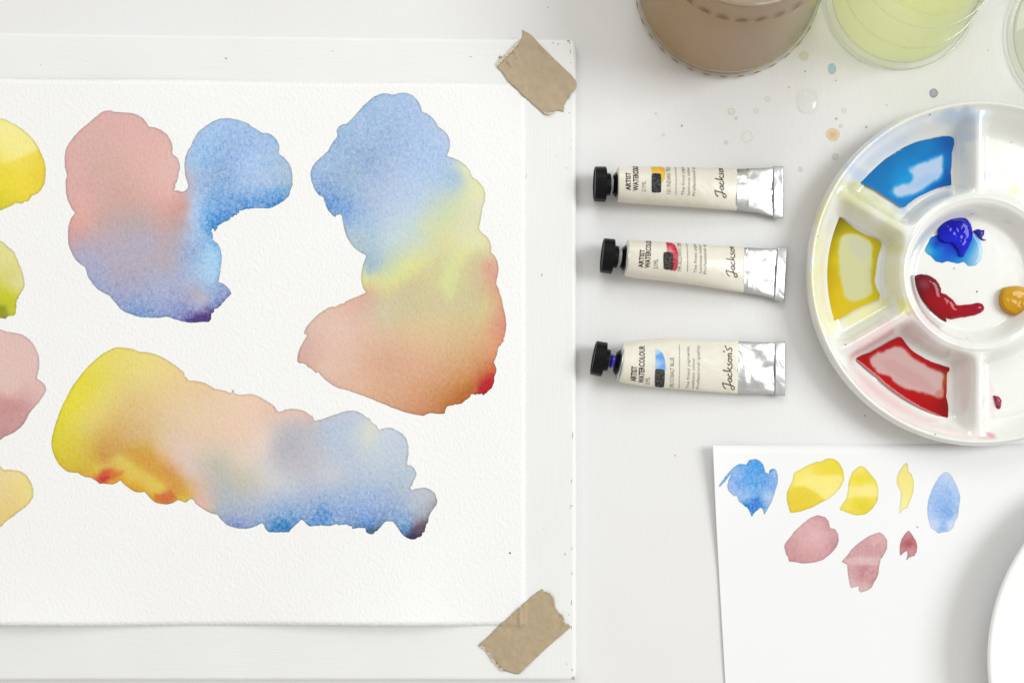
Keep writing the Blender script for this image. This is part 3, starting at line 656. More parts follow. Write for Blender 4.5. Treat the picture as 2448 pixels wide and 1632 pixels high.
sw("385,172 340,180 325,205 280,205 240,228 190,285 152,340 158,348 190,315 230,265 212,305 205,345 215,375 245,402 265,405 275,435 310,465 330,478 345,505 358,532 375,510 395,490 412,475 428,490 435,518 460,480 490,420 505,365 518,330 520,280 508,240 490,232 470,240 462,265 440,250 432,215 415,190",
   "380 210 25 148 230;380 260 50 150 232;400 240 30 148 230;270 260 120 170 235;180 310 130 175 238;270 320 112 168 235;480 290 110 165 232;500 260 130 175 235;300 350 100 165 235;380 320 75 158 232;440 350 100 165 235;380 370 90 165 235;440 410 160 195 240;340 415 120 175 238;380 440 15 112 212;360 480 25 125 220;330 460 40 130 215;410 445 20 120 215;270 400 150 185 238;435 470 110 165 230;480 380 130 178 236",
   "blue swatch with ragged wing-like sides", 31, [(1790, 1220, 25, .6)])
sw("790,190 820,172 865,172 900,195 925,240 932,300 910,350 870,395 830,425 780,450 720,480 660,500 600,507 585,470 575,420 578,375 595,340 610,310 620,260 650,243 700,215 760,190",
   "850 200 238 216 50;820 240 238 218 62;880 260 238 218 60;760 250 242 225 85;700 270 248 230 110;700 310 250 232 120;820 310 250 232 120;880 330 248 230 110;620 340 245 225 95;640 385 238 212 48;620 450 232 202 40;700 400 236 210 50;740 390 238 214 65;740 440 238 212 50;830 400 250 235 140;680 470 232 205 45",
   "broad yellow swatch, larger of the two deep yellow ones", 32, [(1885, 1215, 12, .5)], patches=[
   (P((Z8, "570,420 600,362 680,345 760,378 810,425 720,485 590,515")), (234, 206, 40), 3, .75), (P((Z8, "620,325 700,285 900,270 930,320 860,400 805,425 760,385 680,345")), (250, 235, 132), 4, .75),
   (P((Z8, "760,190 820,168 880,175 920,225 925,268 820,278 750,255")), (238, 216, 52), 4, .55)])
sw("1030,217 1060,225 1100,270 1135,320 1146,370 1140,430 1110,480 1070,515 1020,523 985,520 965,510 905,488 910,470 945,420 955,370 960,320 985,255",
   "1030 245 246 226 110;1000 290 240 220 60;1030 310 238 218 45;1080 310 238 218 55;1050 350 248 232 120;1100 360 248 232 125;970 370 246 230 110;1050 385 248 232 125;1050 420 235 214 45;1000 430 236 216 50;960 470 240 220 70;1050 480 232 212 40;1100 440 236 216 55",
   "narrower deep yellow swatch right of the broad one", 33, patches=[(P((Z8, "950,345 1020,352 1080,338 1140,345 1145,400 1100,410 1040,398 945,415")), (250, 235, 138), 3, .8)])
sw("1320,197 1332,215 1332,250 1350,262 1365,310 1365,370 1345,430 1325,480 1305,485 1280,512 1275,490 1283,440 1285,380 1262,330 1260,290 1275,250 1300,215",
   "1310 240 240 226 135;1290 290 244 228 130;1330 320 245 230 132;1330 400 246 232 140;1300 470 248 238 165;1280 500 250 240 180", "thin pale yellow swatch", 34)
sw("1575,252 1600,275 1630,330 1652,390 1655,430 1645,490 1640,530 1620,570 1612,600 1580,625 1550,628 1520,635 1500,620 1480,610 1470,590 1455,540 1450,480 1460,420 1480,360 1520,290 1550,260",
   "1570 280 192 210 246;1550 340 160 192 242;1620 400 160 192 242;1550 420 140 180 238;1550 490 122 170 234;1500 480 145 182 238;1560 530 118 168 234;1620 500 150 185 238;1520 575 170 198 242;1600 580 200 215 246;1490 595 195 212 246;1550 605 128 172 236;1590 610 195 212 246", "oval pale blue swatch at the end of the row", 35, [(2240, 1255, 26, 1.0)], edge=.1)
sw("765,523 810,533 835,560 845,600 875,610 895,640 898,680 885,720 850,760 800,800 730,820 670,822 610,812 590,810 585,785 570,765 560,720 570,690 605,650 620,625 680,570 720,540",
   "750 560 215 160 165;700 600 218 168 172;650 640 215 165 168;760 640 222 175 176;830 640 218 168 170;620 740 205 145 150;700 720 216 162 165;750 760 212 155 160;800 720 216 160 165;870 700 198 140 148;680 790 205 148 152;820 590 205 150 155", "rounded pink swatch, leftmost of the pink ones", 36, gran=.9)
sw("1150,630 1180,645 1200,680 1200,730 1180,770 1160,800 1150,850 1145,890 1125,930 1105,970 1080,990 1035,1002 1022,985 1025,965 995,970 975,975 962,930 955,880 950,830 918,812 950,775 980,735 1030,690 1090,650",
   "1140 660 216 168 172;1100 700 208 155 160;1080 740 202 145 150;1150 740 205 150 155;1040 800 216 172 174;1100 800 210 160 164;1060 850 192 128 136;1000 860 205 150 155;1030 910 198 138 144;1090 900 205 150 155;1080 960 212 168 172;980 790 205 150 155;1000 950 216 178 180;1110 930 195 135 142", "long pink swatch with a notched foot", 37, gran=.9, patches=[(P((Z8, "930,795 1050,785 1160,790 1150,835 1040,830 945,830")), (220, 182, 182), 3.5, .75)])
sw("1335,618 1350,635 1368,665 1380,685 1388,715 1385,745 1370,775 1345,782 1318,802 1325,780 1325,748 1312,750 1280,775 1278,720 1290,670 1310,640",
   "1330 650 200 130 136;1310 680 185 105 112;1330 705 170 80 90;1360 700 185 100 108;1350 750 202 135 142;1295 740 195 125 132", "small dark rose swatch with a forked foot", 38)
stain(2193.7, 1259, 1.6, 1.6, (150, 160, 180), 0, name="ink_dot", parent=scrap, z=0.0011)

# ------------------------------------------------------------------ paint tubes
class Tube:
    def __init__(s, st):
        s.st = np.array(st, float)      # x, ytop, ybottom, thickness mm, centre height mm
    def at(s, x):
        q = s.st
        yt = np.interp(x, q[:, 0], q[:, 1]); yb = np.interp(x, q[:, 0], q[:, 2])
        th = np.interp(x, q[:, 0], q[:, 3]); zc = np.interp(x, q[:, 0], q[:, 4])
        return (yt + yb) / 2, (yb - yt) / 2, th / 2 * MM, zc * MM
    def pt(s, x, phi, lift=0.0):
        yc, a, b, zc = s.at(x)
        y = yc - a * math.sin(phi); X, Y, _ = W(x, y, zc)
        sg = 1 if math.cos(phi) >= 0 else -1
        co = sg * abs(math.cos(phi)) ** (0.9 if b > 0.004 else 0.6)
        return (X, Y + lift * math.sin(phi), zc + b * co + lift * math.cos(phi))
    def phi_of(s, x, y):
        yc, a, b, zc = s.at(x); return math.asin(max(-0.999, min(0.999, (yc - y) / a)))
    def wrap(s, x, y0, ds, lift=0.0001):
        yc, a, b, zc = s.at(x); p = s.phi_of(x, y0); bu = b / S
        n = 24; rem = ds; st = math.copysign(0.02, ds) if ds else 0
        k = 0
        while abs(rem) > 1e-3 and k < 400:
            dl = math.hypot(a * math.cos(p), bu * math.sin(p)) * abs(st)
            if dl > abs(rem): p += st * abs(rem) / dl; break
            p += st; rem -= math.copysign(dl, rem); k += 1
        return s.pt(x, p, lift)
def tube_shell(tb, x0f, x1f, nu, mat, name, parent, grow=0.0, crumple=0.0, seed=0, nv=56):
    V = []; F = []
    for i in range(nu + 1):
        for j in range(nv):
            phi = 2 * math.pi * j / nv
            t = i / nu
            ym = -math.sin(phi)
            x = (x0f(ym) * (1 - t) + x1f(ym) * t)
            lf = grow
            if crumple:
                yc, a, b, zc = tb.at(x)
                n1 = float(fbm(x / 34.0, (yc - a * math.sin(phi)) / 26.0, seed, 2))
                r1 = abs(float(fbm(x / 40.0 + 3, (yc - a * math.sin(phi)) / 34.0, seed + 9, 1)))
                lf += crumple * (n1 - 1.6 * r1) * (1 if math.cos(phi) > -0.2 else 0.3) * min(1, max(0.05, 1 - abs(math.sin(phi)) ** 6))
            V.append(tb.pt(x, phi, lf))
    for i in range(nu):
        for j in range(nv):
            k = (j + 1) % nv; F.append((i * nv + j, (i + 1) * nv + j, (i + 1) * nv + k, i * nv + k))
    F.append(tuple(range(nv))); F.append(tuple(range(nu * nv, (nu + 1) * nv))[::-1])
    o = mesh(name, V, F, mat, parent)
    for k in (-1, -2): o.data.polygons[k].use_smooth = False
    return o
def lathe(name, prof, origin, axis, mat, parent, n=40, facets=None, smooth=True, rmod=None):
    """prof: (along, radius) metres, revolved about axis"""
    ax = Vector(axis).normalized(); u = ax.orthogonal().normalized(); w = ax.cross(u)
    O = Vector(origin); V = []; F = []
    for (a, r) in prof:
        for j in range(n):
            th = 2 * math.pi * j / n; rr = r * (rmod(a, th) if rmod else 1)
            V.append(tuple(O + ax * a + (u * math.cos(th) + w * math.sin(th)) * rr))
    m = len(prof)
    for i in range(m - 1):
        for j in range(n):
            k = (j + 1) % n; F.append((i * n + j, i * n + k, (i + 1) * n + k, (i + 1) * n + j))
    if prof[0][1] > 1e-7: F.append(tuple(range(n))[::-1])
    if prof[-1][1] > 1e-7: F.append(tuple(range((m - 1) * n, m * n)))
    o = mesh(name, V, F, mat, parent, smooth=smooth)
    return o

def text_geo(s, size, sx=1.0, offset=0.0, shear=0.0):
    cu = bpy.data.curves.new("tmp", 'FONT'); cu.body = s; cu.size = 1.0; cu.offset = offset; cu.shear = shear
    cu.resolution_u = 2
    ob = bpy.data.objects.new("tmp", cu); COL.objects.link(ob)
    dg = bpy.context.evaluated_depsgraph_get(); e = ob.evaluated_get(dg); me = e.to_mesh()
    me.calc_loop_triangles()
    v = np.array([x.co[:2] for x in me.vertices]); f = [tuple(t.vertices) for t in me.loop_triangles]
    e.to_mesh_clear(); bpy.data.objects.remove(ob); bpy.data.curves.remove(cu)
    v = v - np.array([v[:, 0].min(), 0]); v = v * np.array([size * sx, size]); return v, f
CAPH = 0.69
def put_text(tb, s, xb, ys, height, length, mat, name, parent, offset=0.0, shear=0.0, skew=0.0):
    """xb: baseline px x; ys: px y of first letter; reads upwards on the photograph"""
    v, f = text_geo(s, height / CAPH, 1.0, offset, shear)
    v[:, 0] *= length / v[:, 0].max()
    V = [tb.wrap(xb - ty + skew * tx, ys, tx, 0.00012) for tx, ty in v]
    o = mesh(name, V, [(a, b, c) for a, b, c in f], mat, parent, smooth=False); return o
def ribbons(strokes, width):
    V = []; F = []
    for st in strokes:
        q = np.array(st, float)
        # Catmull-Rom
        out = []
        for i in range(len(q) - 1):
            p0 = q[max(i - 1, 0)]; p1 = q[i]; p2 = q[i + 1]; p3 = q[min(i + 2, len(q) - 1)]
            for k in range(5):
                t = k / 5.0
                out.append(0.5 * ((2 * p1) + (-p0 + p2) * t + (2*p0 - 5*p1 + 4*p2 - p3) * t*t + (-p0 + 3*p1 - 3*p2 + p3) * t**3))
        out.append(q[-1]); out = np.array(out)
        tn = np.gradient(out, axis=0); tn /= (np.hypot(tn[:, 0], tn[:, 1])[:, None] + 1e-9); nr = np.stack([-tn[:, 1], tn[:, 0]], 1)
        b = len(V)
        for i, (c, n_) in enumerate(zip(out, nr)):
            w = width * (0.75 + 0.5 * abs(tn[i][1])) * (0.55 if i in (0, len(out) - 1) else 1)
            V += [c + n_ * w / 2, c - n_ * w / 2]
            if i: F.append((b + 2*i - 2, b + 2*i - 1, b + 2*i + 1, b + 2*i))
    return np.array(V), F
SCRIPT = [  # handwritten word, x-height 0.5
    [(.10, .62), (.30, .86), (.62, 1.02), (.86, 1.0)],
    [(.70, 1.0), (.62, .6), (.50, .15), (.34, -.18), (.12, -.28), (.02, -.12), (.16, .06), (.55, .16), (.80, .30)],
    [(1.22, .40), (1.08, .46), (.90, .32), (.86, .10), (1.0, .02), (1.16, .20), (1.24, .42), (1.22, .12), (1.34, .06)],
    [(1.72, .38), (1.58, .46), (1.42, .30), (1.42, .08), (1.58, .02), (1.78, .16)],
    [(2.06, 1.02), (1.98, .6), (1.90, .04)],
    [(2.34, .52), (2.08, .28), (1.96, .26), (2.14, .20), (2.28, .02), (2.44, .10)],
    [(2.82, .46), (2.64, .46), (2.56, .34), (2.72, .22), (2.72, .06), (2.52, .02), (2.46, .08)],
    [(3.10, .44), (2.94, .32), (2.94, .08), (3.10, .02), (3.24, .18), (3.20, .38), (3.06, .46), (3.26, .38), (3.40, .40)],
    [(3.46, .46), (3.46, .2), (3.42, .02), (3.50, .30), (3.66, .46), (3.76, .36), (3.72, .06), (3.86, .06)],
    [(4.02, .98), (3.98, .84), (3.92, .74)],
    [(4.42, .62), (4.22, .60), (4.14, .44), (4.30, .28), (4.30, .06), (4.10, .0), (3.98, .10)],
    [(4.42, .62), (4.56, .74), (4.62, .66)]]
def put_script(tb, xb, ys, length, height, parent, chop=None):
    v, f = ribbons(SCRIPT if chop is None else SCRIPT[:chop], 0.095)
    k = length / 4.62
    V = [tb.wrap(xb - ty * height, ys, tx * k, 0.00013) for tx, ty in v]
    return mesh("script_lettering", V, f, M_ink, parent, smooth=False)
def patch(tb, poly, cs, name, parent, lab, mat=None, step=3.0, seed=0, lift=0.00008):
    p = smooth_closed(np.array(poly, float), 2.0, 0.3, (), seed, 0.4)
    v, f, d = fill(p, step)
    c = blend(v, np.array(cs, float), 3, 2, seed, 12)
    V = [tb.pt(x, tb.phi_of(x, y), lift) for x, y in v]
    o = mesh(name, V, f, M_stain, parent, color=alb(c), attrs={"gran": np.full(len(v), 0.3)}); o["label"] = lab; return o

def make_tube(label, st, xl, xf, xe, cap_c, cap_dir, cap_r, words, sw1, sw2, script, neck=None, shoulder=1.0, seed=0, skewL=(0, 0), skewE=0, dots=None):
    tb = Tube(st)
    yc, a, b, zc = tb.at(xl)
    base = W((xl + xe) / 2, tb.at((xl + xe) / 2)[0], 0)
    root = empty("paint_tube", base, label=label, cat="paint tube", group="paint tubes lying in a column beside the board")
    xL = lambda ym: xl + skewL[0] * ym + skewL[1] * (1 - ym * ym)
    xF = lambda ym: xf + 0.25 * skewL[0] * ym
    xC = lambda ym: xe - 24 + skewE * ym
    xE = lambda ym: xe + skewE * ym
    tube_shell(tb, xL, xF, 60, M_label, "paper_label", root, 0.0, 0.00025, seed)
    tube_shell(tb, lambda y: xF(y) - 3, xC, 40, M_foil, "foil_body", root, -0.00015, 0.0008, seed + 3)
    tube_shell(tb, xC, xE, 10, M_foil, "crimped_end", root, 0.00055, 0.0004, seed + 5)
    # shoulder, neck and cap along the tube's axis
    zc_ = zc
    O = Vector(W(xl, yc, zc_)); Cc_ = Vector(W(cap_c[0], cap_c[1], zc_ + cap_c[2] * MM))
    ax = (Cc_ - O).normalized(); U = S * 0.98
    R0 = a * U
    lathe("shoulder", [(-1 * U, R0 * .985), (1.2 * U, R0 * 0.97), (2.6 * U, R0 * .88), (4 * U, R0 * .74)], O, ax, M_foil, root, 48)
    lathe("seal_ring", [(3.6 * U, R0 * .70), (4 * U, R0 * .72), (12 * U, R0 * .52), (12.2 * U, R0 * .2)], O, ax, M_black, root, 10, smooth=False)
    if neck: 
        lathe("neck", [(6 * U, R0 * .36), (24 * U, R0 * .36)], O, ax, M_bluep, root, 32)
    else:
        lathe("neck", [(8 * U, R0 * .42), (20 * U, R0 * .42)], O, ax, plain("white_thread", a4((205, 205, 203)), 0.4), root, 32)
    r = cap_r * U; L = 38 * U
    Oc = Cc_ - ax * (L * 0.5)
    lathe("cap", [(0, r * .55), (0.3 * U, r * .62), (10.5 * U, r * .65), (11 * U, r * .66), (11.2 * U, r * .97), (12 * U, r), (36 * U, r * .985), (38 * U, r * .95), (38 * U, r * .86), (36 * U, r * .82), (36 * U, 0.0)],
          Oc, ax, M_black, root, 60, smooth=False, rmod=lambda a_, th: (1 + 0.018 * (abs(math.cos(5 * th)) - 0.5)) )
    for (s_, xb, ys, hh, ln, mt, off, sh, sk) in words:
        put_text(tb, s_, xb, ys, hh, ln, M_ink if mt else M_inkgrey, "lettering", root, off, sh, sk)
    if dots:
        xd, y0, n, pitch = dots; V = []; F = []
        for i in range(n):
            for dx, dy in ((-1.1, 0), (1.1, 0), (1.1, 1.6), (-1.1, 1.6)): V.append(tb.wrap(xd + dx, y0, i * pitch + dy, 0.00012))
            k = 4 * i; F.append((k, k + 1, k + 2, k + 3))
        mesh("dotted_rule", V, F, M_inkgrey, root, smooth=False)
    patch(tb, *sw1[:2], "colour_swatch", root, sw1[2], seed=seed)
    patch(tb, *sw2[:2], "black_square", root, "black printed square", seed=seed + 1, lift=0.00014)
    put_script(tb, *script, root)
    return root

BK = [(0, 0, 28, 24, 26)]
def sq(x0, y0, x1, y1, t=0): return [(x0, y0), (x1, y0 + t), (x1, y1 + t), (x0, y1)]
make_tube("black capped paint tube with a yellow swatch, topmost of the three",
    [(1470, 400.5, 482, 20.5, 10.4), (1500, 399.5, 485, 20.5, 10.4), (1560, 400, 489, 19.5, 10), (1640, 401, 494, 17, 9), (1700, 402.5, 499, 14, 8), (1760, 403, 503.5, 10, 6.6), (1810, 402, 509, 6, 5.2), (1848, 400, 519, 2.2, 4.2), (1872, 399.5, 521, 1.0, 4.0)],
    1477, 1760, 1872, (1440, 440.5, 0.9), None, 41.0,
    [("ARTIST", 1506, 463, 11, 43, 1, .03, 0, 0), ("WATERCOLOUR", 1524, 464, 12, 90, 1, .03, 0, 0), ("21ML", 1542, 466, 10, 25, 0, -.004, 0, 0),
     ("121 INDIAN YELLOW", 1600, 470, 9.5, 92, 0, 0, 0, 0), ("The finest pigments,", 1633, 473, 7, 100, 0, 0, 0, 0), ("luminous colour.", 1646, 473, 7, 78, 0, 0, 0, 0), ("Professional quality.", 1659, 474, 7, 104, 0, 0, 0, 0)],
    ([(1556, 401.5), (1580, 401.5), (1588, 412), (1586, 436), (1580, 446), (1570, 442), (1558, 424)], [(1560, 405, 225, 180, 50), (1570, 420, 230, 190, 55), (1584, 410, 225, 165, 50), (1580, 440, 222, 185, 60)], "yellow painted swatch"),
    (sq(1556, 425, 1577, 466, 0), [(1560, 430, 30, 28, 40), (1575, 460, 24, 22, 30)]),
    (1727, 477, 100, 21), seed=41, dots=(1613, 472, 32, 3.1))
make_tube("black capped paint tube with a crimson swatch, middle of the three",
    [(1490, 573, 659, 20.5, 10.4), (1520, 574.5, 665, 20.5, 10.4), (1600, 580, 673, 19, 9.8), (1680, 585, 684, 16, 8.6), (1740, 589, 694, 11.5, 7), (1777, 591, 699.5, 8.5, 6), (1820, 593, 707, 5.5, 5), (1855, 594, 716, 2.2, 4.2), (1880, 592.5, 721, 1.0, 4.0)],
    1497, 1777, 1878, (1458, 612.5, 0.9), None, 41.0,
    [("ARTIST", 1535, 644, 11, 43, 1, .03, 0, 0.10), ("WATERCOLOUR", 1551, 645, 12, 90, 1, .03, 0, 0.06), ("21ML", 1570, 647, 10, 23, 0, -.004, 0, 0),
     ("194 ALIZARIN CRIMSON", 1626, 652, 9.5, 98, 0, 0, 0, 0), ("The finest pigments,", 1662, 656, 7, 100, 0, 0, 0, 0), ("luminous colour.", 1674, 656, 7, 78, 0, 0, 0, 0), ("Professional quality.", 1685, 658, 7, 104, 0, 0, 0, 0)],
    ([(1591, 581), (1600, 579), (1612, 590), (1618, 612), (1617, 642), (1612, 651), (1600, 650), (1594, 640), (1592, 610)], [(1595, 585, 200, 40, 70), (1600, 605, 215, 120, 135), (1612, 600, 195, 30, 60), (1605, 640, 190, 35, 60), (1615, 640, 185, 40, 60)], "crimson painted swatch"),
    (sq(1584, 609, 1605, 646, 2), [(1590, 615, 28, 26, 24), (1600, 640, 45, 40, 34)]),
    (1754, 665, 98, 21), seed=51, skewL=(-3, 0), skewE=-4, dots=(1640, 653, 32, 3.1))
make_tube("paint tube with a blue swatch and blue neck, lowest of the three",
    [(1474, 823, 909, 20, 10.4), (1490, 820, 915, 20, 10.4), (1530, 812.5, 921.5, 17.5, 9.6), (1580, 808.5, 926.5, 15, 8.6), (1640, 810, 932, 12.5, 7.6), (1700, 812, 937, 10, 6.8), (1763, 814.5, 941, 7, 5.8), (1810, 817, 942, 5, 5), (1850, 818, 943, 2.2, 4.2), (1876, 818.5, 944, 1.0, 4.0)],
    1482, 1763, 1876, (1437, 858, 0.9), None, 41.0,
    [("ARTIST", 1519, 911, 13, 41, 1, .03, .18, 0.06), ("WATERCOLOUR", 1538, 914, 13, 92, 1, .03, .18, 0.02), ("21ML", 1552, 919, 10.5, 22, 0, -.004, .2, 0),
     ("245 COBALT BLUE", 1609, 926, 9.5, 76, 0, 0, 0, 0), ("The finest pigments,", 1646, 928, 7, 104, 0, 0, 0, 0), ("luminous colour.", 1658, 928, 7, 76, 0, 0, 0, 0), ("Professional quality.", 1670, 929, 7, 108, 0, 0, 0, 0)],
    ([(1565, 838), (1572, 836), (1582, 845), (1587, 862), (1588, 886), (1566, 884), (1565, 860)], [(1570, 842, 170, 205, 240), (1575, 852, 80, 150, 225), (1570, 870, 160, 195, 240), (1582, 876, 110, 165, 230)], "blue painted swatch"),
    (sq(1565, 883, 1586, 922, 2), [(1570, 890, 50, 48, 48), (1580, 915, 25, 24, 28)]),
    (1748, 931, 106, 22), neck=True, seed=61, skewL=(-5, 4), dots=(1622, 927, 34, 3.2))

# ------------------------------------------------------------------ porcelain palette
PCX, PCY = 890.0, 239.0      # centre, in table pixels right of / above the origin
ZFL = 5.0
def ss(t): t = np.clip(t, 0, 1); return t * t * (3 - 2 * t)
def pal_z(r, th):
    """height in mm of the palette's upper face; r in table pixels"""
    r = np.asarray(r, float); th = np.asarray(th, float)
    k = np.pi / 3; a = np.mod(th - np.pi / 2 + k / 2, k) - k / 2       # angle from the nearest divider
    dd = np.abs(r * np.sin(a))
    h1 = ss(1 - (386 - r) / 60.0) ** 1.15
    h2 = ss(1 - (r - 181) / 34.0) ** 1.1
    h3 = ss(1 - (dd - 4) / 37.0) ** 1.2
    well = ZFL + 12.5 * (1 - (1 - h1) * (1 - h2) * (1 - h3 * (r > 175)))
    pan = 6.0 + 11.5 * ss((r - 128) / 40.0)
    z = np.where(r < 176, pan, well)
    z = np.where((r >= 168) & (r < 181), 17.5 + 0.8 * np.cos((r - 174.5) / 6.5 * np.pi / 2) * 1.0 * (np.abs(r - 174.5) < 6.5), z)
    lip = np.exp(-((r - 389) / 7.0) ** 2) * 2.6
    z = z + lip * (r > 360)
    return z
palette = empty("paint_palette", ((PCX) * S, (PCY) * S, 0), label="round white porcelain palette with six wells and a centre pan, stained with wet paint", cat="palette")
NT_ = 400
rs = np.concatenate([np.linspace(2, 120, 22), np.linspace(123, 230, 54), np.linspace(233, 325, 34), np.linspace(328, 394, 34)])
V = [(PCX * S, PCY * S, 6.0 * MM)]; ths = np.arange(NT_) * 2 * np.pi / NT_
polar = [(0.0, 0.0)]
for r in rs:
    zz = pal_z(np.full(NT_, r), ths)
    for t, z in zip(ths, zz): V.append(((PCX + r * math.cos(t)) * S, (PCY + r * math.sin(t)) * S, z * MM)); polar.append((r, t))
for (r, z) in ((397.5, 17.6), (399.5, 15.8), (398.5, 14), (392, 12), (380, 8.5), (350, 3.0), (338, 0.6), (330, 0.3)):
    for t in ths: V.append(((PCX + r * math.cos(t)) * S, (PCY + r * math.sin(t)) * S, z * MM)); polar.append((r, t))
F = [(0, 1 + j, 1 + (j + 1) % NT_) for j in range(NT_)]
nr = len(rs) + 8
for i in range(nr - 1):
    for j in range(NT_):
        k = (j + 1) % NT_; F.append((1 + i * NT_ + j, 1 + (i + 1) * NT_ + j, 1 + (i + 1) * NT_ + k, 1 + i * NT_ + k))
# washed-out paint films left on the glaze: (px, py, rx, ry, angle, sRGB, strength)
base_c = np.tile(np.array([236, 237, 234], float), (len(V), 1))
vv = np.array(V); ppx = vv[:, 0] / (S * (1 - vv[:, 2] / H)) + NX; ppy = NY - vv[:, 1] / (S * (1 - vv[:, 2] / H))
wob = fbm(ppx / 22.0, ppy / 22.0, 5, 4); wob2 = fbm(ppx / 60.0, ppy / 60.0, 8, 3)
for (x, y, rx, ry, an, c, s_) in [
    (2295, 280, 62, 22, 0.0, (170, 196, 232), .85), (2300, 305, 40, 42, 0.3, (195, 208, 228), .8), (2285, 345, 26, 50, 0, (190, 208, 235), .6), (2120, 340, 100, 30, -0.55, (212, 222, 245), .8),
    (2060, 420, 60, 16, 0.6, (200, 214, 245), .7), (2150, 500, 26, 10, 0.55, (190, 205, 240), .7), (2090, 320, 60, 16, -.5, (205, 216, 245), .6),
    (2360, 420, 8, 16, 0, (180, 205, 245), .6), (2235, 470, 60, 14, -.4, (205, 216, 236), .5),
    (2060, 480, 70, 34, 0.45, (205, 205, 150), .8), (2130, 560, 34, 62, -0.2, (215, 215, 165), .85), (2140, 660, 26, 60, 0, (226, 224, 180), .7),
    (1955, 600, 14, 110, 0.05, (236, 232, 160), .65), (1950, 700, 16, 60, -0.15, (236, 232, 165), .6), (1975, 770, 24, 30, -0.4, (238, 234, 180), .6), (2060, 750, 70, 20, -0.42, (232, 228, 150), .75),
    (2165, 735, 22, 22, 0, (232, 226, 140), .8), (1960, 500, 20, 50, 0.4, (225, 222, 160), .6), (2010, 440, 30, 14, 0.5, (228, 226, 190), .6),
    (2110, 800, 75, 26, -0.5, (232, 205, 205), .85), (2190, 790, 50, 50, 0, (222, 206, 206), .6), (2050, 830, 40, 24, -0.4, (232, 212, 215), .7),
    (2300, 900, 46, 90, 0, (222, 208, 204), .6), (2120, 950, 110, 24, 0.62, (236, 215, 215), .8), (2240, 1020, 100, 16, 0.25, (238, 216, 214), .8),
    (2370, 950, 8, 50, -0.1, (236, 205, 210), .6), (2368, 1040, 16, 8, 0.5, (214, 160, 165), .9), (2355, 1046, 26, 5, 0.1, (228, 190, 190), .7),
    (2425, 455, 20, 14, 0, (232, 232, 175), .8), (2200, 450, 40, 8, -.5, (210, 218, 235), .5)]:
    ca, sa = math.cos(an), math.sin(an)
    dx = ppx - x; dy = ppy - y; u = (dx * ca + dy * sa) / rx; w = (-dx * sa + dy * ca) / ry
    m = np.clip(1.5 - (np.sqrt(u * u + w * w) * 1.15 + wob * 0.5), 0, 1) ; m = m * m * (3 - 2 * m) * s_ * np.clip(0.85 + wob2 * 0.7, 0.3, 1)
    base_c = base_c * (1 - m[:, None]) + np.array(c, float) * m[:, None]
bodyo = mesh("palette_body", V, F, M_porc, palette, color=alb(base_c))

def pal_height(px, py, zguess):
    """glaze height (m) under photograph pixel"""
    z = zguess
    for _ in range(4):
        X, Y, _z = W(px, py, z); x = X / S - PCX; y = Y / S - PCY
        z = float(pal_z(np.hypot(x, y), np.arctan2(y, x))) * MM
    return z
def pool(outl, cs, name, label, zsurf, seed, group=None, soft=7, warp=1.2, dome=0.0, mat=None, bumps=0.0, follow=False, step=4.0, rough=(), amp=.5, cat="paint", domew=14.0, patches=(), menis=0.0):
    p = smooth_closed(outl, 2.6, amp, rough, seed, 0.6)
    v, f, d = fill(p, step)
    c = apply_patches(v, blend(v, cs, soft, warp, seed, 25), patches, seed)
    V = []
    for (x, y), dd in zip(v, d):
        q = min(1.0, dd / domew); hq = math.sqrt(max(0, 1 - (1 - q) ** 2))
        zb = (pal_height(x, y, zsurf) if follow else zsurf)
        z = zb + 0.00012 + hq * (dome + 0.0003)
        if menis: z = zb + 0.00012 + menis * math.exp(-dd / 4.5)
        if bumps: z += bumps * float(fbm(x / 9.0, y / 9.0, seed + 3, 3)) * q
        V.append(W(x, y, z))
    # close it underneath so that it is a solid body of liquid
    o = mesh(name, V, f, mat or M_wet, None, color=alb(c) * 0.9)
    return tag(o, label, cat, group)
ZPL = (ZFL + 1.0) * MM
pool(P((Z9, "1250,380 1320,378 1355,395 1358,440 1340,520 1335,620 1330,700 1335,790 1290,800 1210,820 1120,860 1040,900 970,950 925,985 870,950 780,895 680,830 600,790 555,765 550,730 590,685 700,610 820,540 950,460 1080,415 1160,400")),
     Cc(Z9, "1290 430 16 96 180;1320 410 20 100 185;800 650 26 122 190;1000 520 26 124 195;700 750 26 122 190;1150 430 24 128 200;900 740 22 150 220;1000 600 24 135 208;1310 600 24 118 205;1300 770 14 88 175;1100 830 24 120 205;930 920 30 132 212;800 860 28 128 200"),
     "paint_puddle", "wet cobalt blue puddle in the upper left well of the palette", ZPL, 71, "puddles in the palette wells", step=3.0, menis=0.0004, patches=[
     (P((Z9, "960,640 1050,600 1150,560 1250,530 1275,560 1270,680 1255,740 1130,825 1040,870 950,905 880,905 815,880 805,840 850,790 920,740 960,700")), (30, 158, 222), 5, .75),
     (P((Z9, "985,660 1050,620 1150,578 1240,545 1258,560 1255,650 1245,710 1200,755 1120,800 1050,850 960,880 900,893 850,880 832,850 850,810 900,788 960,785 1000,745 995,700")), (196, 213, 242), 5, .95),
     (P((Z9, "1050,740 1150,700 1240,700 1160,770 1040,820 960,800")), (165, 200, 240), 6, .7)])
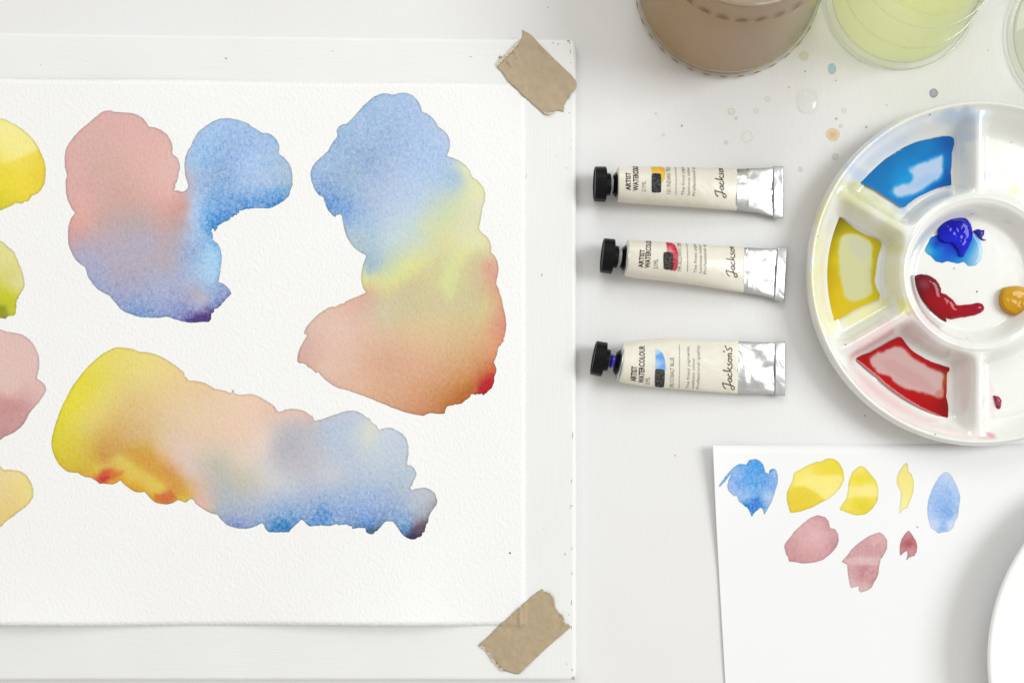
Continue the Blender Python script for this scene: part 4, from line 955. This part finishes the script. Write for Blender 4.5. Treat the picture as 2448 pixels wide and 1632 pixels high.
pool(P((Z9, "325,1075 350,1055 380,1060 440,1105 520,1170 600,1215 700,1255 738,1285 735,1320 715,1380 700,1450"), (Z10, "655,136 650,160 660,220 695,290 685,325 640,345 560,375 470,420 400,465 350,490 320,492 290,450 255,370 230,280 222,180 235,60"), (Z9, "240,1500 260,1350 295,1200")),
     Cc(Z0, "2000 525 128 120 10;1995 545 135 126 12;1985 565 152 138 15;1978 600 170 150 18;1974 650 188 162 20;2025 540 172 158 18;2050 560 192 176 24;2100 585 190 172 22;2085 620 196 178 24;2086 670 200 182 26;2092 710 208 190 30;2040 740 220 196 40;2000 700 220 190 30;2000 750 222 192 32;1976 700 205 172 22;1995 620 212 190 25;2008 575 200 184 30"),
     "paint_puddle", "wet olive yellow puddle in the left well of the palette", ZPL, 72, "puddles in the palette wells", step=3.0, menis=0.0004, patches=[
     (P((Z0, "2008,575 2022,560 2050,562 2082,580 2086,600 2082,660 2086,700 2070,712 2040,722 2022,712 2010,670 2004,620")), (214, 215, 172), 5, .95),
     (P((Z0, "2030,570 2052,572 2078,588 2074,620 2050,615 2032,600")), (205, 207, 184), 6, .7)])
pool(P((Z10, "845,632 870,635 910,690 950,735 1030,790 1120,835 1200,862 1258,880 1262,905 1240,930 1240,1060 1235,1120 1250,1180 1250,1285 1220,1295 1150,1270 1050,1225 950,1170 850,1105 750,1030 650,940 560,870 500,820 510,800 560,775 630,750 720,700 790,660")),
     Cc(Z10, "850 655 182 16 24;720 715 182 18 26;560 800 176 12 20;600 880 182 12 20;700 960 186 14 20;930 735 184 20 26;1100 845 176 20 28;1240 895 150 14 26;1228 970 178 80 30;1225 1060 172 38 28;900 1080 184 16 22;1050 1140 180 16 22;1210 1200 148 12 20;1100 1210 172 12 20;950 1150 178 12 18;1230 1260 150 12 20"),
     "paint_puddle", "wet red puddle in the lower left well of the palette", ZPL, 73, "puddles in the palette wells", step=3.0, menis=0.0004, patches=[
     (P((Z10, "612,820 640,780 720,745 800,715 850,706 890,730 940,780 1000,825 1080,870 1150,905 1208,930 1204,1000 1208,1080 1198,1128 1150,1122 1080,1095 980,1070 900,1050 830,1010 780,960 700,930 640,880")), (214, 184, 182), 4.5, .95),
     (P((Z10, "700,840 800,810 880,860 960,900 1060,960 1150,1060 1080,1070 960,1030 860,980 760,900")), (208, 162, 162), 7, .8),
     (P((Z10, "1150,1080 1205,1060 1205,1130 1160,1130")), (202, 110, 90), 4, .6)])
zpan = 6.0 * MM
pool(P((Z9, "1215,1215 1160,1240 1110,1340 1120,1370 1160,1400 1200,1440 1260,1455 1300,1440 1380,1462 1440,1450 1480,1480 1540,1475 1590,1420 1600,1350 1585,1280 1550,1230 1500,1180 1350,1150")),
     Cc(Z9, "1180 1340 25 145 212;1150 1345 70 175 225;1200 1400 25 130 215;1280 1400 25 100 215;1350 1430 30 120 218;1400 1440 40 140 222;1450 1430 60 160 225;1500 1450 120 185 235;1520 1400 130 190 235;1560 1400 170 210 240;1570 1330 165 208 240;1540 1280 80 170 225;1500 1350 70 165 225;1200 1300 28 70 195;1180 1270 30 110 205;1300 1350 25 80 210;1400 1300 30 50 200;1240 1340 30 110 215"),
     "blue_water_stain", "watery blue paint spreading under the thick blue dab", zpan, 74, None, rough=[(2300, 630, 40, .5)])
pool(P((Z9, "1380,1062 1450,1070 1495,1110 1510,1160 1515,1230 1490,1300 1460,1360 1430,1405 1395,1400 1385,1350 1340,1290 1280,1290 1230,1260 1215,1200 1225,1150 1260,1100 1310,1070")),
     Cc(Z9, "1350 1120 14 14 165;1450 1120 20 20 180;1280 1200 16 26 190;1400 1200 24 26 205;1450 1250 26 26 210;1420 1360 26 36 205;1350 1250 24 40 215"),
     "paint_dab", "thick glossy ultramarine dab in the centre pan of the palette", zpan + 0.0003, 75, "paint squeezed out in the centre pan", dome=0.0026, bumps=0.0003, step=2.6, domew=18)
pool(P((Z9, "1520,1185 1560,1168 1600,1178 1615,1172 1612,1215 1595,1235 1600,1250 1635,1262 1600,1265 1570,1245 1545,1215")),
     Cc(Z9, "1560 1200 30 35 140;1600 1200 35 30 165;1600 1255 30 40 160"), "paint_splash", "small dark blue splash with a tail beside the ultramarine dab", zpan + 0.0002, 76, None, dome=0.0007, step=2.4, domew=5)
pool(P((Z10, "985,130 1030,120 1090,130 1145,160 1175,200 1192,240 1195,270 1240,290 1290,330 1325,372 1390,368 1440,365 1490,352 1530,365 1545,395 1530,425 1480,450 1400,468 1340,475 1300,485 1270,490 1235,478 1235,510 1180,480 1110,420 1050,350 1010,280 985,210 978,160")),
     Cc(Z10, "1020 150 110 18 32;1050 200 140 60 75;1030 250 120 22 35;1120 200 128 14 28;1150 250 140 12 26;1100 300 150 14 26;1200 350 162 16 26;1280 420 165 15 28;1400 410 165 14 34;1500 400 160 14 50;1150 420 150 14 26;1230 470 150 16 30"),
     "paint_smear", "thick crimson smear with a tail in the centre pan of the palette", zpan, 77, "paint squeezed out in the centre pan", dome=0.0016, bumps=0.00015, follow=True, step=3.2)
pool(P((Z0, "2390,700 2398,688 2415,684 2436,683 2452,690 2463,702 2466,720 2458,738 2444,750 2426,755 2408,750 2394,738 2388,718")),
     Cc(Z0, "2400 700 205 155 30;2425 715 212 160 35;2440 740 200 145 28;2410 740 205 150 30;2445 700 215 165 38"),
     "paint_dab", "round ochre yellow dab in the centre pan of the palette", zpan, 78, "paint squeezed out in the centre pan", dome=0.0046, bumps=0.0004, step=3.0)
pool(P((Z10, "1620,1108 1665,1120 1685,1150 1680,1205 1660,1220 1640,1200 1625,1150")),
     Cc(Z10, "1640 1130 150 30 60;1660 1170 190 110 135;1660 1210 130 15 45;1675 1160 135 15 50"), "paint_drop", "tiny crimson drop in the bottom right well of the palette", ZPL, 79, None, dome=0.0008, step=2.2, follow=True, domew=6)
# flecks on the glaze
for i, (x, y, r, c) in enumerate([(2223, 274, 2.6, (90, 130, 200)), (2324.6, 510.6, 2.6, (120, 140, 190)), (2281, 641.7, 1.8, (150, 165, 200)), (2335.6, 697, 2, (110, 115, 125)), (2418, 340, 1.5, (160, 165, 170)),
                                  (2022, 824, 2.5, (205, 150, 165)), (2079, 819, 1.6, (190, 160, 165)), (2236, 1038, 2.2, (170, 165, 160)), (2137, 696, 5, (236, 215, 165)), (2174, 749, 5, (215, 195, 190)), (1953, 565, 2.2, (190, 180, 40)), (2122, 846, 1.8, (190, 160, 165)),(2313,809,1.6,(190,180,180))]):
    z = pal_height(x, y, 0.01)
    stain(x, y, r, r, c, 0, name="paint_fleck", parent=palette, z=z + 0.0002, seed=i)

# ------------------------------------------------------------------ jars of rinse water
def lathe_z(name, prof, cx, cy, mat, parent, n=96, rmod=None, close=True):
    """prof: (z mm, radius in table px)"""
    V = []; F = []
    for (z, r) in prof:
        for j in range(n):
            th = 2 * math.pi * j / n; rr = r * (rmod(z, th, r) if rmod else 1)
            V.append(((cx + rr * math.cos(th)) * S, (cy + rr * math.sin(th)) * S, z * MM))
    m = len(prof)
    for i in range(m - 1):
        for j in range(n):
            k = (j + 1) % n; F.append((i * n + j, i * n + k, (i + 1) * n + k, (i + 1) * n + j))
    if close: F.append(tuple(range(n))[::-1]); F.append(tuple(range((m - 1) * n, m * n)))
    return mesh(name, V, F, mat, parent)
def liquid_mat(name, c1, c2, through=0.0, tint=(1, 1, 1, 1), sc=22):
    t = NT(name); v = t.coord()
    n = t.noise(v, sc, 4, 0.6, 1.0)
    if name.startswith('murky'):      # ochre to grey-green murk; the lighter right side is a highlight painted in colour
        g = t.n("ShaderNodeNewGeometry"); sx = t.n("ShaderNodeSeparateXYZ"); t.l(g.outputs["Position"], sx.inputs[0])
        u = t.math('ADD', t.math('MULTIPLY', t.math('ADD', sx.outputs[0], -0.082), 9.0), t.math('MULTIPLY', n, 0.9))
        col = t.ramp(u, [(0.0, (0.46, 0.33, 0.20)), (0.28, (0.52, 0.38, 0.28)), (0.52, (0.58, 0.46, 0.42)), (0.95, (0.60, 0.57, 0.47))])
    else:
        col = t.ramp(n, [(0.3, c1[:3]), (0.7, c2[:3])])
    t.l(col, t.p.inputs["Base Color"])
    t.set(Roughness=0.25, Coat_Weight=0.0)
    if through:
        tr = t.n("ShaderNodeBsdfTransparent"); tr.inputs[0].default_value = tint
        tl = t.n("ShaderNodeBsdfTranslucent"); tl.inputs[0].default_value = tint
        m0 = t.n("ShaderNodeMixShader"); m0.inputs[0].default_value = 0.5; t.l(t.p.outputs[0], m0.inputs[1]); t.l(tl.outputs[0], m0.inputs[2])
        ms = t.n("ShaderNodeMixShader"); ms.inputs[0].default_value = through
        t.l(m0.outputs[0], ms.inputs[1]); t.l(tr.outputs[0], ms.inputs[2]); t.l(ms.outputs[0], t.out.inputs[0])
    return t.m
def thin_glass(name, tint, gloss=1.0, alpha=0.0):
    """glass wall: Fresnel reflection over a clear, faintly tinted sheet"""
    t = NT(name)
    tr = t.n("ShaderNodeBsdfTransparent"); tr.inputs[0].default_value = tint
    gl = t.n("ShaderNodeBsdfGlossy"); gl.inputs["Roughness"].default_value = 0.03; gl.inputs[0].default_value = (1, 1, 1, 1)
    lw = t.n("ShaderNodeLayerWeight"); lw.inputs[0].default_value = 0.5
    f5 = t.math('POWER', lw.outputs["Facing"], 5.0)
    # glass seen edge-on is darker and greener
    cm = t.mix('MIX', t.math('POWER', lw.outputs["Facing"], 7.0), tint, (0.55, 0.58, 0.47, 1)); t.l(cm, tr.inputs[0])
    fr = t.math('ADD', t.math('MULTIPLY', f5, 0.9), 0.04)
    ms = t.n("ShaderNodeMixShader"); t.l(t.math('MULTIPLY', fr, gloss, True), ms.inputs[0])
    t.l(tr.outputs[0], ms.inputs[1]); t.l(gl.outputs[0], ms.inputs[2]); t.l(ms.outputs[0], t.out.inputs[0])
    return t.m
M_jar = thin_glass("jar_glass", (0.992, 0.995, 0.985, 1), 0.35)
M_jar_grey = thin_glass("greenish_jar_glass", (0.95, 0.955, 0.925, 1), 0.4)
def make_jar(label, px, py, outer, level, water, glassm, flutes=0, wall=9.0, zs=(), surf=None, rings=()):
    """outer: wall profile (z mm, r table px) from the foot up"""
    cx, cy = px - NX, NY - py
    root = empty("glass_jar", (cx * S, cy * S, 0), label=label, cat="jar", group="glass jars of rinse water along the top edge")
    oz = [q[0] for q in outer]; orr = [q[1] for q in outer]
    R = lambda z: float(np.interp(z, oz, orr))
    top = oz[-1]; zz = sorted(set([0.4, 1.2, 2.5, 4, 6, 8, 10, 13, 17] + list(range(22, int(top) - 1, 6)) + [top]))
    prof = [(0.3, R(0) * .93)] + [(z, R(z)) for z in zz] + [(top + 1.2, R(top) - wall * .5)]
    prof += [(z, R(z) - wall) for z in reversed(zz) if z > 5] + [(4.0, R(4) - wall * 1.3), (3.0, R(4) - wall * 2.5), (2.6, R(6) * .5), (2.6, 3)]
    lathe_z("glass", prof, cx, cy, glassm, root, 128)
    if water:
        zw = [z for z in zz if 7 < z < level - 2]
        wp = [(3.0, R(6) * .5), (3.4, R(4) - wall * 2.8), (4.4, R(4) - wall * 1.8), (6.0, R(6) - wall * 1.25)] + [(z, R(z) - wall - 1) for z in zw]
        wp += [(level - 1, R(level) - wall - 1), (level + 0.5, R(level) - wall - 1.5), (level, R(level) - wall - 5)]
        lathe_z("water", wp, cx, cy, water, root, 128)
        lathe_z("water_surface", [(level + 0.62, R(level) - wall - 1.5), (level + 0.1, R(level) - wall - 6), (level - 0.2, R(level) - wall - 14), (level - 0.2, 60), (level - 0.2, 2)][::-1], cx, cy, surf or water, root, 128, None, False)
    for (z0, rr, tk) in rings:  # added glass rings that stand in for curved highlights of the jar base
        lathe_z("highlight_ring", [(z0 + tk * S / MM * math.sin(a), rr + tk * math.cos(a)) for a in [2 * math.pi * k / 10 for k in range(11)]], cx, cy, M_glass, root, 128, None, False)
    # moulded lens-shaped scallops round the foot; the added upper ring mimics their refracted image
    first = None
    for (z0, rr, ln, wd, ht, n) in zs:
        for k in range(n):
            th = 2 * math.pi * (k + 0.25) / n
            if first is None:
                V = []; F = []; nu, nv = 14, 8
                for i in range(nu + 1):
                    u = -1 + 2 * i / nu; w = (1 - u * u)
                    for j in range(nv):
                        a = 2 * math.pi * j / nv
                        V.append((math.cos(a) * w, u, math.sin(a) * w))
                for i in range(nu):
                    for j in range(nv):
                        q = (j + 1) % nv; F.append((i * nv + j, i * nv + q, (i + 1) * nv + q, (i + 1) * nv + j))
                first = mesh("foot_scallop", V, F, M_scallop, None); o = first
            else:
                o = first.copy(); COL.objects.link(o)
                if z0 > 20: o.name = "refracted_scallop"
            o.parent = root; o.location = (rr * S * math.cos(th), rr * S * math.sin(th), z0 * MM)
            o.rotation_euler = (0, 0, th); o.scale = (wd * S, ln * S, ht * MM)
    return root
M_scallop = plain("thick_olive_glass", a4((168, 150, 118)), 0.3, coat=0.0, var=0.3, varscale=60)
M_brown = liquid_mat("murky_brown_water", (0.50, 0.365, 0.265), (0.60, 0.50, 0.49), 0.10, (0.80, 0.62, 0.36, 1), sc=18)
M_brown_top = plain('brown_water_surface', (0.33, 0.25, 0.155, 1), 0.08, coat=0.3, var=0.25, varscale=40)
M_green = liquid_mat("yellow_green_water", (0.90, 0.93, 0.60), (0.93, 0.94, 0.66), 0.90, (0.985, 0.992, 0.87, 1), sc=18)
M_green_top = liquid_mat('green_water_surface', (0.66, 0.70, 0.34), (0.74, 0.77, 0.40), 0.72, (0.96, 0.975, 0.82, 1), sc=40)
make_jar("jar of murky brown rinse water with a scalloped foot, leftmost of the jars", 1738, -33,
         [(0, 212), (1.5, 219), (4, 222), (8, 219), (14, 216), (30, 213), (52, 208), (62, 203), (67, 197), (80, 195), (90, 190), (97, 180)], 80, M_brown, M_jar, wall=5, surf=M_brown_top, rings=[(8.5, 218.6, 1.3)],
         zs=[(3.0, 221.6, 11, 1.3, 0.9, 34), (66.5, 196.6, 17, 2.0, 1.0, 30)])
make_jar("jar of pale yellow green rinse water, between the brown jar and the clear one", 2153, -14,
         [(0, 178), (1.2, 182), (3.0, 181), (5, 175), (9, 174), (22, 164), (26, 158), (48, 151), (56, 148), (85, 136), (95, 132)], 53, M_green, M_jar, wall=6, surf=M_green_top, rings=[(1.6, 181.5, 1.6), (23, 164.5, 1.6), (44, 153.5, 1.4)])
make_jar("empty clear glass jar cut by the right edge", 2592, 88,
         [(0, 184), (1.5, 189), (4, 188), (8, 178), (22, 172), (50, 164), (85, 150), (105, 142)], 60, None, M_jar_grey, wall=8, rings=[(1.6, 188, 1.6), (22, 172.5, 1.6)])
stain(1677, 131, 4, 2, (120, 80, 55), 0, name="sediment_speck", parent=bpy.data.objects["glass_jar"], z=0.02, seed=3)

# ------------------------------------------------------------------ clear water drop on the table
def drop(px, py, rx, ry, hgt, label):
    V = []; F = []; n = 36; rings = 10
    for i in range(rings):
        t = i / (rings - 1); rr = 1 - t; z = hgt * math.sqrt(max(0, 1 - rr ** 2.4)) if i else 0.0
        for j in range(n):
            a = 2 * math.pi * j / n; k = 1 + 0.04 * math.sin(2 * a + 1)
            V.append(W(px + rx * max(rr, 0.02) * k * math.cos(a), py + ry * max(rr, 0.02) * k * math.sin(a), z + 0.00008))
    for i in range(rings - 1):
        for j in range(n):
            k = (j + 1) % n; F.append((i * n + j, (i + 1) * n + j, (i + 1) * n + k, i * n + k))
    F.append(tuple(range((rings - 1) * n, rings * n)))
    o = mesh("water_drop", V, F, M_drop); return tag(o, label, "water drop")
M_drop = thin_glass('clear_water', (0.985, 0.985, 0.98, 1), 0.6)
drop(1932, 243, 25, 31, 0.0022, "clear bead of water on the tabletop below the green jar")

# ------------------------------------------------------------------ white bowl at the lower right
bz = 24.0
bk = 1 - bz * MM / H
bcx, bcy = (2840 - NX) * bk, (NY - 1575) * bk; br = 478 * bk
bowl = empty("white_bowl", (bcx * S, bcy * S, 0), label="plain white glazed bowl cut by the lower right corner", cat="bowl")
prof = [(0.7, br * .02), (0.7, br * .50), (2.0, br * .53), (6, br * .66), (13, br * .84), (17, br * .955), (21, br * .99), (23, br * 1.0), (24.2, br * .997), (24.6, br * .985), (24.2, br * .972),
        (22.8, br * .95), (20, br * .89), (15, br * .80), (9, br * .72), (6, br * .64), (5, br * .5), (5.0, br * .02)]
ob = lathe_z("bowl_body", prof, bcx, bcy, plain("white_glaze", (0.84, 0.84, 0.84, 1), 0.2, coat=1.0), bowl, 160)
